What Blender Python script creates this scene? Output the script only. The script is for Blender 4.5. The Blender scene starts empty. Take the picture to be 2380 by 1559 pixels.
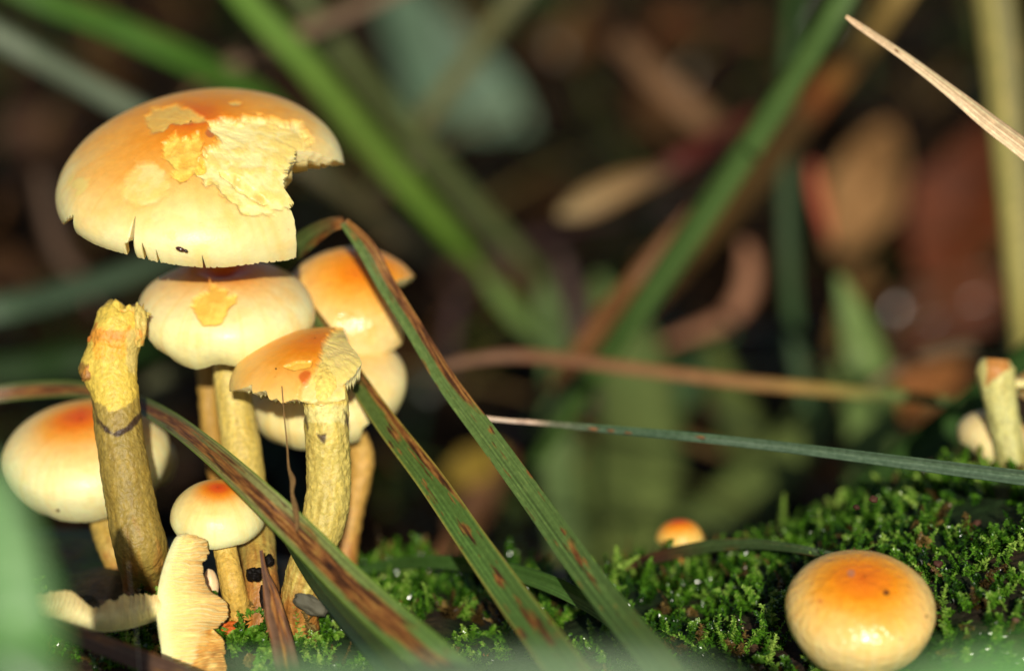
import bpy, math, random
import numpy as np
from mathutils import Vector
rng = np.random.default_rng(7)
random.seed(7)
scene = bpy.context.scene
col = scene.collection

# ------------------------------------------------------------------ camera, sky, sun, exposure
PITCH, D0, FRAME_W = 15.0, 40.0, 16.0            # degrees down, cm to the focus plane, cm across it
SUN_EL, SUN_AZ = 22.0, 4.0                      # the light comes from behind and above the viewer
cp, sp = math.cos(math.radians(PITCH)), math.sin(math.radians(PITCH))
FW = np.array([0, cp, -sp]); UP = np.array([0, sp, cp]); RT = np.array([1.0, 0, 0])
CAM = -FW * D0                                   # in cm; the point looked at is the origin
cd = bpy.data.cameras.new('camera'); cam = bpy.data.objects.new('camera', cd); col.objects.link(cam)
cam.location = CAM * 0.01; cam.rotation_euler = (math.radians(90 - PITCH), 0, 0)
cd.sensor_width = 36; cd.lens = 36 * D0 / FRAME_W; cd.clip_start = 0.01; cd.clip_end = 500
cd.dof.use_dof = True; cd.dof.focus_distance = 0.390; cd.dof.aperture_fstop = 7.0
scene.camera = cam
w = bpy.data.worlds.new('World'); scene.world = w; w.use_nodes = True
nt = w.node_tree; bg = nt.nodes['Background']
sky = nt.nodes.new('ShaderNodeTexSky'); sky.sky_type = 'NISHITA'; sky.sun_disc = False
sky.sun_elevation = math.radians(SUN_EL); sky.sun_rotation = math.radians(180 - SUN_AZ)
nt.links.new(sky.outputs[0], bg.inputs[0]); bg.inputs[1].default_value = 0.05
ld = bpy.data.lights.new('sun', 'SUN'); sun = bpy.data.objects.new('sun', ld); col.objects.link(sun)
ld.energy = 4.3; ld.angle = math.radians(0.5); ld.color = (1.0, 0.93, 0.80)
az, el = math.radians(SUN_AZ), math.radians(SUN_EL)
SUND = np.array([math.sin(az) * math.cos(el), -math.cos(az) * math.cos(el), math.sin(el)])   # towards the sun
sun.rotation_euler = Vector(SUND).to_track_quat('Z', 'Y').to_euler(); sun.location = (0, -1, 2)
scene.view_settings.view_transform = 'Standard'; scene.view_settings.look = 'None'
scene.view_settings.exposure = 0.0; scene.view_settings.gamma = 1
scene.render.engine = 'CYCLES'; scene.cycles.use_denoising = True
scene.cycles.max_bounces = 8; scene.cycles.transparent_max_bounces = 8

# ------------------------------------------------------------------ helpers
PXW = 2380.0
def P(px, py, d):                                # photo pixel (2380 wide) + depth in cm -> point in cm
    s = FRAME_W / PXW * d / D0
    px = np.asarray(px, float); py = np.asarray(py, float); d = np.asarray(d, float)
    return (CAM + d[..., None] * FW + ((px - 1190) * s)[..., None] * RT + ((779.5 - py) * s)[..., None] * UP)
def proj(p):
    q = p - CAM; d = q @ FW; s = FRAME_W / PXW * d / D0
    return 1190 + (q @ RT) / s, 779.5 - (q @ UP) / s, d
def c1(*p): return [(95.4 + x * .3243, 143.1 + y * .3243) for x, y in p]
def c2(*p): return [(286.2 + x * .3304, 553.3 + y * .3304) for x, y in p]
def c3(*p): return [(x * .5591, 686.8 + y * .5591) for x, y in p]
def c4(*p): return [(333.9 + x * .3267, 1049.3 + y * .3267) for x, y in p]
def c6(*p): return [(1335.5 + x * .4389, 1049.3 + y * .4389) for x, y in p]
def c7(*p): return [(1812.4 + x * .3364, 667.7 + y * .3364) for x, y in p]
def S(r, g, b):                                  # sRGB 0-255 -> linear
    c = np.array([r, g, b]) / 255.0
    return np.where(c <= .04045, c / 12.92, ((c + .055) / 1.055) ** 2.4)
def h3(i, j, k, seed):
    n = (i * 374761393 + j * 668265263 + k * 2147483647 + seed * 1274126177) & 0xffffffff
    n = ((n ^ (n >> 13)) * 1274126177) & 0xffffffff
    n = ((n ^ (n >> 16)) * 2246822519) & 0xffffffff
    return ((n ^ (n >> 15)) & 0xffffff) / float(0xffffff)
def vn(p, seed=0):                               # value noise 0..1
    p = np.asarray(p, float); f = np.floor(p); t = p - f; t = t * t * (3 - 2 * t); f = f.astype(np.int64)
    r = 0
    for a in (0, 1):
        for b in (0, 1):
            for c in (0, 1):
                wgt = (t[:, 0] if a else 1 - t[:, 0]) * (t[:, 1] if b else 1 - t[:, 1]) * (t[:, 2] if c else 1 - t[:, 2])
                r = r + wgt * h3(f[:, 0] + a, f[:, 1] + b, f[:, 2] + c, seed)
    return r
def fbm(p, seed=0, o=4):
    p = np.asarray(p, float); r = 0; a = .5; tot = 0
    for k in range(o):
        r = r + a * vn(p * 2 ** k, seed + k * 17); tot += a; a *= .5
    return r / tot
def sst(a, b, x):
    t = np.clip((x - a) / (b - a), 0, 1); return t * t * (3 - 2 * t)
def mix(a, b, t):
    t = np.asarray(t)[..., None]; return a * (1 - t) + b * t
def stops(t, st):
    xs = [s[0] for s in st]; cs = np.array([s[1] for s in st])
    return np.stack([np.interp(t, xs, cs[:, i]) for i in range(3)], -1)
def sdf(poly, x, y):                             # signed distance (px) to a polygon, negative inside
    poly = np.array(poly, float); n = len(poly); ins = np.zeros(x.shape, bool); dm = np.full(x.shape, 1e18)
    for i in range(n):
        ax, ay = poly[i]; bx, by = poly[(i + 1) % n]
        ex, ey = bx - ax, by - ay
        t = np.clip(((x - ax) * ex + (y - ay) * ey) / max(ex * ex + ey * ey, 1e-9), 0, 1)
        dm = np.minimum(dm, (x - ax - t * ex) ** 2 + (y - ay - t * ey) ** 2)
        c = (ay > y) != (by > y)
        xi = ax + (y - ay) * ex / (ey if abs(ey) > 1e-9 else 1e-9)
        ins ^= c & (x < xi)
    return np.where(ins, -1, 1) * np.sqrt(dm)
def cr(pts, n):                                  # Catmull-Rom through rows of numbers, n samples evenly by index of arclength
    a = np.array(pts, float)
    if len(a) == 2: a = np.vstack([a[0], (a[0] + a[1]) / 2, a[1]])
    q = np.vstack([2 * a[0] - a[1], a, 2 * a[-1] - a[-2]]); out = []
    m = 24
    for i in range(len(a) - 1):
        p0, p1, p2, p3 = q[i:i + 4]
        for t in np.arange(m) / m:
            out.append(.5 * (2 * p1 + (p2 - p0) * t + (2 * p0 - 5 * p1 + 4 * p2 - p3) * t * t + (3 * p1 - p0 - 3 * p2 + p3) * t ** 3))
    out.append(a[-1]); out = np.array(out)
    L = np.concatenate([[0], np.cumsum(np.linalg.norm(np.diff(out[:, :3], axis=0), axis=1))])
    t = np.linspace(0, L[-1], n)
    return np.stack([np.interp(t, L, out[:, k]) for k in range(out.shape[1])], -1)
def norm(v): return v / np.maximum(np.linalg.norm(v, axis=-1, keepdims=True), 1e-12)
def grid_faces(r, c, wrap=False, off=0, flip=False):
    i = np.arange(r - 1)[:, None]; j = np.arange(c if wrap else c - 1)[None, :]; j2 = (j + 1) % c
    f = np.stack([i * c + j, i * c + j2, (i + 1) * c + j2, (i + 1) * c + j], -1).reshape(-1, 4) + off
    return f[:, ::-1] if flip else f

def build(name, verts, faces, mat, colr=None, parent=None, origin=None, smooth=True, kind=None, extra=None):
    """verts in world cm -> one mesh object; its origin (cm) is the thing's base"""
    o0 = np.asarray(origin if origin is not None else verts[0], float)
    if parent is not None: o0 = np.asarray(parent['_o'])
    v = (np.asarray(verts) - o0) * 0.01
    me = bpy.data.meshes.new(name)
    fs = [np.asarray(f) for f in (faces if isinstance(faces, list) else [faces])]
    lo = np.concatenate([f.reshape(-1) for f in fs]); ls = []; st = 0
    tot = np.concatenate([np.full(len(f), f.shape[1]) for f in fs])
    me.vertices.add(len(v)); me.vertices.foreach_set('co', v.astype(np.float32).reshape(-1))
    me.loops.add(len(lo)); me.loops.foreach_set('vertex_index', lo.astype(np.int32))
    me.polygons.add(len(tot)); me.polygons.foreach_set('loop_start', np.concatenate([[0], np.cumsum(tot)[:-1]]).astype(np.int32))
    me.polygons.foreach_set('use_smooth', np.full(len(tot), smooth))
    me.update(calc_edges=True); me.validate()
    if colr is not None:
        a = me.color_attributes.new('Col', 'FLOAT_COLOR', 'POINT')
        rgba = np.ones((len(v), 4), np.float32); rgba[:, :3] = np.clip(colr, 0, 1)
        a.data.foreach_set('color', rgba.reshape(-1))
    me.materials.append(MAT[mat])
    o = bpy.data.objects.new(name, me); col.objects.link(o)
    if parent is not None: o.parent = parent
    else: o.location = o0 * 0.01
    o['_o'] = [float(x) for x in o0]
    if kind: o['kind'] = kind
    return o
def thing(name, label, cat, base, group=None):
    o = bpy.data.objects.new(name, None); col.objects.link(o); o.empty_display_size = .005
    o.location = np.asarray(base) * 0.01; o['_o'] = [float(x) for x in base]
    return tag(o, label, cat, group)
def tag(o, label, cat, group=None):
    o['label'] = label; o['category'] = cat
    if group: o['group'] = group
    return o

# ------------------------------------------------------------------ materials
MAT = {}
def material(name, rough=.5, spec=.5, sss=0, sss_r=(1, .5, .25), sss_s=.001, bump=0, bscale=3000, detail=3, var=.1, vscale=1500, trans=0, coat=0, rmap=0, bdist=.0001, stretch=None):
    m = bpy.data.materials.new(name); m.use_nodes = True; n = m.node_tree.nodes; l = m.node_tree.links
    b = n['Principled BSDF']; b.inputs['Roughness'].default_value = rough
    b.inputs['Specular IOR Level'].default_value = spec
    b.inputs['Coat Weight'].default_value = coat; b.inputs['Coat Roughness'].default_value = .12
    at = n.new('ShaderNodeAttribute'); at.attribute_name = 'Col'
    tc = n.new('ShaderNodeTexCoord')
    nz = n.new('ShaderNodeTexNoise'); nz.inputs['Scale'].default_value = vscale; nz.inputs['Detail'].default_value = 4
    l.new(tc.outputs['Object'], nz.inputs['Vector'])
    mr = n.new('ShaderNodeMapRange'); mr.inputs['From Min'].default_value = .3; mr.inputs['From Max'].default_value = .7
    mr.inputs['To Min'].default_value = 1 - var; mr.inputs['To Max'].default_value = 1 + var
    l.new(nz.outputs['Fac'], mr.inputs['Value'])
    vm = n.new('ShaderNodeVectorMath'); vm.operation = 'SCALE'
    l.new(at.outputs['Color'], vm.inputs[0]); l.new(mr.outputs['Result'], vm.inputs['Scale'])
    l.new(vm.outputs['Vector'], b.inputs['Base Color'])
    if rmap:
        r2 = n.new('ShaderNodeMapRange'); r2.inputs['From Min'].default_value = .35; r2.inputs['From Max'].default_value = .65
        r2.inputs['To Min'].default_value = rough - rmap; r2.inputs['To Max'].default_value = rough + rmap
        l.new(nz.outputs['Fac'], r2.inputs['Value']); l.new(r2.outputs['Result'], b.inputs['Roughness'])
    if sss:
        b.inputs['Subsurface Weight'].default_value = sss; b.inputs['Subsurface Radius'].default_value = sss_r
        b.inputs['Subsurface Scale'].default_value = sss_s
    if bump:
        bn = n.new('ShaderNodeTexNoise'); bn.inputs['Scale'].default_value = bscale; bn.inputs['Detail'].default_value = detail
        l.new(tc.outputs['Object'], bn.inputs['Vector'])
        bp = n.new('ShaderNodeBump'); bp.inputs['Strength'].default_value = bump; bp.inputs['Distance'].default_value = bdist
        l.new(bn.outputs['Fac'], bp.inputs['Height']); l.new(bp.outputs['Normal'], b.inputs['Normal'])
    if trans:
        tr = n.new('ShaderNodeBsdfTranslucent'); mx = n.new('ShaderNodeMixShader'); mx.inputs[0].default_value = trans
        l.new(vm.outputs['Vector'], tr.inputs['Color'])
        l.new(b.outputs[0], mx.inputs[1]); l.new(tr.outputs[0], mx.inputs[2]); l.new(mx.outputs[0], n['Material Output'].inputs['Surface'])
    MAT[name] = m
material('cap_skin', rough=.42, spec=.45, sss=.35, sss_r=(1, .55, .25), sss_s=.0012, bump=.5, bscale=2600, var=.05, vscale=900, rmap=.08)
material('cap_skin_wet', rough=.22, spec=.55, sss=.35, sss_r=(1, .55, .25), sss_s=.0012, bump=.8, bscale=800, var=.05, vscale=700, rmap=.06, bdist=.0004)
material('stem_skin', rough=.45, spec=.4, sss=.1, sss_r=(1, .6, .2), sss_s=.0008, bump=.9, bscale=1900, detail=5, var=.2, vscale=1500, bdist=.00025)
material('gill_flesh', rough=.6, spec=.3, sss=.3, sss_r=(1, .6, .3), sss_s=.0008, bump=.3, bscale=3000, var=.08)
material('grass_blade', rough=.38, spec=.45, bump=.3, bscale=3000, var=.14, vscale=1400, trans=.12, rmap=.1)
material('moss_leaf', rough=.2, spec=.8, var=.15, vscale=900, trans=.25)
material('bark', rough=.7, spec=.3, bump=1, bscale=500, bdist=.001, var=.4, vscale=300)
material('litter', rough=.6, spec=.12, bump=.6, bscale=400, bdist=.0006, var=.3, vscale=150)
material('litter_wet', rough=.3, spec=.5, bump=.1, bscale=200, bdist=.0006, var=.25, vscale=120)
material('soil', rough=.9, spec=.06, bump=1, bscale=120, bdist=.004, var=.45, vscale=60)
material('soft_blade', rough=.5, spec=.15, bump=.2, bscale=2000, var=.14, vscale=600, trans=.15)
material('slime', rough=.2, spec=.6, var=.1, trans=.4)
material('beetle', rough=.2, spec=.6, var=.1)

# ------------------------------------------------------------------ ground: a litter-covered bank rising behind the log
def gz(x, y):
    x = np.asarray(x, float); y = np.asarray(y, float)
    z = -14 + .1 * (np.clip(y, 6, 120) - 6)
    sh = x.shape; q = np.stack([x.ravel(), y.ravel(), 0 * x.ravel()], -1)
    return z + ((fbm(q / 9, 3, 3) - .5) * 3 + (fbm(q / 2.2, 5, 3) - .5) * 1.0).reshape(sh)
t = np.linspace(-1, 1, 261); ax = np.sinh(t * 7.2) / math.sinh(7.2) * 10000
gx, gy = np.meshgrid(ax, ax + 20, indexing='xy')
gv = np.stack([gx, gy, gz(gx, gy)], -1).reshape(-1, 3)
gc = stops(fbm(gv / 3, 9), [(0.2, S(13, 9, 5)), (.5, S(27, 18, 10)), (.8, S(46, 31, 17))])  # darker than real soil: dimming of the light with distance put into colour
g = build('ground', gv, grid_faces(261, 261), 'soil', gc, origin=(0, 0, 0)); g['kind'] = 'structure'

# ------------------------------------------------------------------ the rotting log and its moss
LA, LB, LY = 8.5, 6.5, -.4
def crest(x):
    return np.interp(x, [-40, -8, -5.5, -4, -2.4, 0, 3, 5, 6.5, 8, 12, 40], [-4.0, -3.9, -3.9, -4.25, -4.5, -4.58, -4.5, -3.92, -3.25, -2.95, -2.7, -2.4])
def logz(x, y):
    x = np.asarray(x, float); y = np.asarray(y, float); q = np.stack([x.ravel(), y.ravel(), 0 * x.ravel()], -1)
    n = ((fbm(q / 2.6, 21, 3) - .5) * .75 + (fbm(q / .8, 22, 2) - .5) * .28).reshape(x.shape)
    u = np.clip((y - LY) / LA, -.999, .999)
    return crest(x) + LB * (np.sqrt(1 - u * u) - 1) + n
def log_hit(px, py):                             # depth at which the view ray meets the log
    ds = np.arange(33, 46, .05); p = P(np.full(ds.shape, px), np.full(ds.shape, py), ds)
    k = np.nonzero(p[:, 2] < logz(p[:, 0], p[:, 1]))[0]
    return float(ds[k[0]]) if len(k) else 40.0
lx = np.linspace(-42, 44, 300); la = np.linspace(0, 2 * math.pi, 97)[:-1]
X, A = np.meshgrid(lx, la, indexing='ij')
Yl = LY + LA * np.cos(A) * .998; top = np.sin(A) > 0
Zl = np.where(top, logz(X, Yl), crest(X) - LB + LB * np.sin(A))
lv = np.stack([X, Yl, Zl], -1).reshape(-1, 3)
nzl = fbm(lv * np.array([.6, 2, 2]), 31)
lc = stops(nzl, [(.25, S(20, 15, 12)), (.5, S(48, 34, 24)), (.75, S(80, 58, 40))])
lc = mix(lc, S(26, 44, 14), sst(.4, .6, fbm(lv / 1.5, 37)) * (lv[:, 2] > -7))
log = thing('fallen_log', 'rotting fallen log under the moss and mushrooms', 'log', (0, LY, -10))
build('trunk', lv, grid_faces(300, 96, wrap=True), 'bark', lc, parent=log)
for xx, nm in ((0, 'cut_end'), (299, 'cut_end')):
    ring = lv[xx * 96:(xx + 1) * 96]; cen = ring.mean(0) + np.array([-.3 if xx == 0 else .3, 0, 0])
    vv = np.vstack([ring, cen]); ff = np.stack([np.arange(96), (np.arange(96) + 1) % 96, np.full(96, 96)], -1)
    build(nm, vv, ff if xx else ff[:, ::-1], 'bark', np.tile(S(96, 72, 48), (97, 1)), parent=log)

def shoots(base, axis, length, leaf, seed, leaves=44, bright=0.5):
    """moss shoots: base (n,3), axis (n,3); each carries folded leaves all the way up"""
    r = np.random.default_rng(seed); n = len(base)
    axis = norm(axis); hlp = np.where(np.abs(axis[:, 2:3]) < .9, [[0, 0, 1.]], [[1., 0, 0]])
    e1 = norm(np.cross(axis, hlp)); e2 = np.cross(axis, e1)
    t = (np.arange(leaves) + .5) / leaves
    T = np.tile(t, (n, 1)) + r.normal(0, .01, (n, leaves))
    ph = r.uniform(0, 6.28, (n, 1)) + np.arange(leaves)[None] * 2.4 + r.normal(0, .25, (n, leaves))
    bend = r.normal(0, .5, (n, 1, 1)) * e1[:, None] + r.normal(0, .5, (n, 1, 1)) * e2[:, None]
    L = length[:, None, None]
    pos = base[:, None] + axis[:, None] * (T[..., None] * L) + bend * (T[..., None] ** 2) * L * .6
    rad = np.cos(ph)[..., None] * e1[:, None] + np.sin(ph)[..., None] * e2[:, None]
    fl = (35 + 40 * (1 - T) + r.normal(0, 12, T.shape)) * math.pi / 180       # leaf angle off the axis
    axd = norm(axis[:, None] + bend * T[..., None] * 1.2)
    dr = norm(axd * np.cos(fl)[..., None] + rad * np.sin(fl)[..., None])
    sd = norm(np.cross(dr, rad)); up = np.cross(sd, dr)
    ll = leaf[:, None] * (1.15 - .6 * T ** 3) * r.uniform(.7, 1.25, T.shape); wd = ll * .34
    ll = ll[..., None]; wd = wd[..., None]
    b0 = pos; m = pos + dr * ll * .45
    l_ = m + sd * wd - up * wd * .5; r_ = m - sd * wd - up * wd * .5
    tip = pos + dr * ll * .85 + up * ll * r.uniform(-.1, .45, T.shape)[..., None]
    mid = m + up * wd * .0
    V = np.stack([b0, l_, mid, r_, tip], 2).reshape(-1, 3); k = n * leaves
    i = np.arange(k)[:, None] * 5
    F = np.concatenate([i + np.array([[0, 2, 1]]), i + np.array([[0, 3, 2]]), i + np.array([[1, 2, 4]]), i + np.array([[2, 3, 4]])])
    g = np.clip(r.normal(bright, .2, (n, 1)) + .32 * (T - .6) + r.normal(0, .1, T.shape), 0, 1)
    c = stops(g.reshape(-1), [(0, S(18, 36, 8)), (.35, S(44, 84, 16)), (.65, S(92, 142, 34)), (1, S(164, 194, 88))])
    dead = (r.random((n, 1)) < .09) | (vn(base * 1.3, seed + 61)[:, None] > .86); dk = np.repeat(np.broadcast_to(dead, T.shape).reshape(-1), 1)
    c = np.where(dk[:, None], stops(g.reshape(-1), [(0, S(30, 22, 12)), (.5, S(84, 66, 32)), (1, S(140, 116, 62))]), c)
    c = np.repeat(c, 5, axis=0)
    return V, F, c
def join(parts):
    V = []; F = []; C = []; o = 0
    for v, f, c in parts: V.append(v); F.append(f + o); C.append(c); o += len(v)
    return np.vstack(V), np.vstack(F), np.vstack(C)
n = 9600
mx = rng.uniform(-10.5, 15, n); my = rng.uniform(-7.4, 4, n)
q = np.stack([mx, my, 0 * mx], -1)
patch = fbm(q / 1.7, 51, 3); bare = fbm(q / 1.1, 57, 2)
keep = (bare > .4) & ~((mx < -5.0) & (patch < .6)) & ~((mx < -2.6) & (my > -.9))
mx, my, patch = mx[keep], my[keep], patch[keep]
e = .05
gxn = (logz(mx + e, my) - logz(mx - e, my)) / (2 * e); gyn = (logz(mx, my + e) - logz(mx, my - e)) / (2 * e)
axm = norm(np.stack([-gxn, -gyn, np.ones_like(mx)], -1)) + rng.normal(0, .45, (len(mx), 3)) + np.array([0, -.15, .1])
bm = np.stack([mx, my, logz(mx, my) - .08], -1)
lenm = rng.uniform(.22, .5, len(mx)) * (.5 + 1.1 * patch); leafm = rng.uniform(.06, .14, len(mx)) * (.7 + .6 * patch)
big = rng.random(len(mx)) < .06; lenm[big] *= 1.35
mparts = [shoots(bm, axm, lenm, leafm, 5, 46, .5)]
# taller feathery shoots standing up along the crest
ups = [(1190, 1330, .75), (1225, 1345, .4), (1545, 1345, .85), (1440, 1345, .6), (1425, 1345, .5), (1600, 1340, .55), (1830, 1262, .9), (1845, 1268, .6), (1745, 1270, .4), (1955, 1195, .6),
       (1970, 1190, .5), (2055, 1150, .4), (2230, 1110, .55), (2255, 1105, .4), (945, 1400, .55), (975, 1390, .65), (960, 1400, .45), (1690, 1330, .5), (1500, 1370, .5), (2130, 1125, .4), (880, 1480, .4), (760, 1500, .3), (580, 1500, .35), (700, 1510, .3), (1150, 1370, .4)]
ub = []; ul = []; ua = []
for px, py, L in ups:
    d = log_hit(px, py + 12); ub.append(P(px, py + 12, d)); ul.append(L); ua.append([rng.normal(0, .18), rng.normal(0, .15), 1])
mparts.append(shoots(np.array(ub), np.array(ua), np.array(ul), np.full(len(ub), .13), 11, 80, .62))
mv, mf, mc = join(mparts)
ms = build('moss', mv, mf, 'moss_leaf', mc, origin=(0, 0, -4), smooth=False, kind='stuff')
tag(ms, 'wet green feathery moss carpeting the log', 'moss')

# ------------------------------------------------------------------ mushrooms: builders
def prof(h, sk, re, n=260, umbo=0, uw=.3, flat=1.0):
    """half profile of a cap (r, z) in units of its radius: a dome of height h, then a margin turning in"""
    a = np.linspace(.002, math.pi / 2, 120); r = np.sin(a); z = h * np.cos(a) ** flat
    t = np.linspace(0, 1, 60)[1:]; r = np.r_[r, 1 - (1 - re) * t ** 2]; z = np.r_[z, -sk * t]
    z = z + umbo * np.exp(-(r / uw) ** 2) * (np.arange(len(r)) < 120)
    L = np.r_[0, np.cumsum(np.hypot(np.diff(r), np.diff(z)))]; L /= L[-1]; s = np.linspace(0, 1, n)
    return np.interp(s, L, r), np.interp(s, L, z)
def frame(tilt, roll):
    tl, ro = math.radians(tilt), math.radians(roll)
    x = RT * math.cos(ro) + UP * math.sin(ro); u = -RT * math.sin(ro) + UP * math.cos(ro)
    return x, u * math.sin(tl) + FW * math.cos(tl), u * math.cos(tl) - FW * math.sin(tl)
SKIN = [(0, S(214, 104, 44)), (.12, S(232, 138, 62)), (.3, S(242, 172, 92)), (.5, S(246, 202, 136)), (.72, S(248, 222, 168)), (.9, S(247, 238, 190)), (1, S(240, 236, 186))]
FLESH = S(240, 218, 130)
def make_cap(parent, c, R, tilt, roll, pr, skin=SKIN, off=(0, 0), bites=(), wounds=(), lump=.02, seed=1, nt_=220, ns=110, th=.16, mat='cap_skin',
             jag=0, gills=70, gdepth=.12, wallcol=None, warp=.16, name='cap', spots=(), rimjit=.012, pit=0, squash=1.0, label=None, gcol=None, droop=0):
    X, Y, A = frame(tilt, roll); C0 = P(*c); Rc = R * FRAME_W / PXW * c[2] / D0
    pr_r, pr_z = pr; sN = np.linspace(0, 1, len(pr_r))
    th_ = np.arange(nt_) * 2 * math.pi / nt_
    def surf(s, tt):
        r = np.interp(s, sN, pr_r); z = np.interp(s, sN, pr_z)
        q = np.stack([r * np.cos(tt), r * np.sin(tt), z], -1).reshape(-1, 3)
        lm = ((fbm(q * 1.3 + seed * 7.3, seed, 2) - .5) * 2 * lump).reshape(r.shape)
        edge = sst(.6, 1, s) * (vn(np.stack([np.cos(tt).ravel() * 3, np.sin(tt).ravel() * 3, 0 * tt.ravel() + seed], -1), seed + 5).reshape(r.shape) - .5) * lump * 2.5
        r = r * (1 + lm); z = z * (1 + lm * .5) + edge - pit * np.exp(-((r * np.cos(tt) - off[0]) ** 2 + (r * np.sin(tt) - off[1]) ** 2) / .05)
        z = z - droop * s ** 3 * np.clip(-np.sin(tt), 0, 1) * np.cos(tt)
        return C0 + Rc * ((r * np.cos(tt))[..., None] * X + (r * np.sin(tt) * squash)[..., None] * Y + z[..., None] * A)
    # where a bite or a crack ends the cap along each radius
    sf = np.linspace(.01, 1, 420); SS, TT = np.meshgrid(sf, th_, indexing='ij')
    px, py, _ = proj(surf(SS, TT).reshape(-1, 3)); smax = np.ones(nt_); bit = np.zeros(nt_, bool)
    for b in bites:
        ins = (sdf(b, px, py) < 0).reshape(SS.shape)
        hit = ins.any(0); k = ins.argmax(0); sm = np.where(hit, sf[k], 1)
        bit |= sm < smax - 1e-6; smax = np.minimum(smax, sm)
    r1 = np.random.default_rng(seed + 40)
    if jag:
        saw = (np.arange(nt_) * 0.37 + r1.normal(0, .1, nt_)) % 1
        smax = np.where(bit, smax - jag * saw * r1.uniform(.3, 1, nt_), smax)
    smax = np.clip(smax - rimjit * r1.random(nt_) ** 3, .04, 1)
    u = np.linspace(.006, 1, ns); SG = np.minimum(u[:, None], smax[None]); TG = np.tile(th_, (ns, 1))
    V = surf(SG, TG)
    e_ = .004
    N = norm(np.cross(surf(np.clip(SG + e_, 0, 1), TG) - surf(np.clip(SG - e_, .0005, 1), TG), surf(SG, TG + e_) - surf(SG, TG - e_)))
    if (N[2] @ A).mean() < 0: N = -N
    pf = V.reshape(-1, 3); px, py, _ = proj(pf); face = (np.einsum('ij,ij->i', N.reshape(-1, 3), CAM - pf) > 0)
    # skin colour
    q = pf / .9
    rr = np.interp(SG, sN, pr_r)
    dx = rr * np.cos(TG) - off[0]; dy = rr * np.sin(TG) - off[1]
    tcol = np.maximum(SG, 0) * .55 + np.hypot(dx, dy) * .45
    tcol = tcol.ravel() + (fbm(q * 1.1, seed + 3, 4) - .5) * warp * 2
    cl = stops(np.clip(tcol, 0, 1), skin)
    cl = cl * (1 + .12 * (fbm(q * 6, seed + 9, 3) - .5))[:, None]
    blot = fbm(q * 2.3 + 9, seed + 19, 4); cl = mix(cl, cl * np.array([.97, .86, .66]), sst(.52, .7, blot) * .45)      # stained patches
    fleck = vn(pf * 22, seed + 23) * vn(pf * 9, seed + 24); cl = mix(cl, cl * np.array([.6, .45, .3]), sst(.74, .86, fleck) * .6)
    streak = fbm(np.stack([np.cos(TG).ravel() * 14, np.sin(TG).ravel() * 14, SG.ravel() * 1.5], -1), seed + 13, 3)
    cl = mix(cl, cl * np.array([1, .9, .72]), sst(.5, .72, streak) * .45)
    lum = cl @ np.array([.3, .6, .1]); cl = lum[:, None] + (cl - lum[:, None]) * 1.1; cl = cl * np.array([1, .985, .93]); cl = np.clip(cl, .01, .9)
    for (sx, sy, sr, sc) in spots:
        dd = np.hypot(px - sx, py - sy) + (vn(pf * 8, seed + 3) - .5) * sr
        cl = mix(cl, sc, sst(sr, sr * .5, dd) * face)
    disp = np.zeros(len(pf))
    for wd in wounds:
        rag = wd.get('rag', 6)
        sd = sdf(wd['poly'], px, py) + (fbm(pf * 9, seed + 71, 3) - .5) * 2 * rag
        m = sst(wd.get('soft', 3), -wd.get('soft', 3), sd) * face
        fl = wd.get('col', FLESH)
        pol = np.stack([np.cos(TG).ravel() * 9, np.sin(TG).ravel() * 9, SG.ravel() * 6], -1)
        nn = .35 * fbm(pol, seed + 77, 4) + .65 * fbm(pf * 5, seed + 76, 4)
        fc = mix(np.tile(fl, (len(pf), 1)), np.tile(wd.get('col2', fl * np.array([1.02, .93, .72])), (len(pf), 1)), sst(.4, .6, nn))
        cl = mix(cl, fc, m * wd.get('a', 1))
        rim = np.exp(-(sd / 3.5) ** 2) * face
        cl = mix(cl, cl * np.array([.9, .72, .45]), rim * wd.get('rim', .5))
        disp -= m * (wd.get('depth', .03) + wd.get('rough', .02) * (nn - .3))
        disp += wd.get('lip', 0) * np.exp(-(sd / 6) ** 2) * face
    V = V + (disp.reshape(ns, nt_))[..., None] * N
    thick = (th * Rc) * (1 - u ** 1.5)[:, None] + .035 * Rc
    I = V - N * np.minimum(thick, .2)[..., None] if False else V - N * thick[..., None]
    nv = ns * nt_
    wall = []
    for f in (0, .33, .66, 1): wall.append(V[-1] * (1 - f) + I[-1] * f)
    wl = np.array(wall)
    wl[1:3] += (A * 0 + N[-1] * 0)
    wc = np.tile(wallcol if wallcol is not None else S(246, 236, 180), (4 * nt_, 1)) * (1 + .12 * (fbm(wl.reshape(-1, 3) * 12, seed + 4) - .5))[:, None]
    ic = np.tile(S(236, 220, 160), (nv, 1))
    VV = np.vstack([V.reshape(-1, 3), I.reshape(-1, 3), wl.reshape(-1, 3)]); CC = np.vstack([cl, ic, wc])
    FF = np.vstack([grid_faces(ns, nt_, True), grid_faces(ns, nt_, True, nv, True), grid_faces(4, nt_, True, 2 * nv)])
    o = build(name, VV, FF, mat, CC, parent=parent)
    if label: o['label'] = label
    if gills:
        gv = []; gf = []; k = 0; idx = (np.arange(gills) * nt_ / gills).astype(int); m = 10
        for j in idx:
            su = np.linspace(.16, .965, m) * (ns - 1); a = I[su.astype(int), j]; tang = -math.sin(th_[j]) * X + math.cos(th_[j]) * Y
            tt = np.linspace(0, 1, m); dep = Rc * gdepth * (np.sin(np.clip(tt * 1.15, 0, 1) * math.pi) ** .6 * (1 - .3 * tt) + .02)
            hw = .012 + .006 * tt
            top1 = a + tang * hw[:, None]; top2 = a - tang * hw[:, None]; lowr = a - A * dep[:, None] - N[su.astype(int), j] * .01
            gv.append(np.stack([top1, lowr, top2], 1).reshape(-1, 3))
            gf.append(grid_faces(m, 3) + k); k += 3 * m
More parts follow.
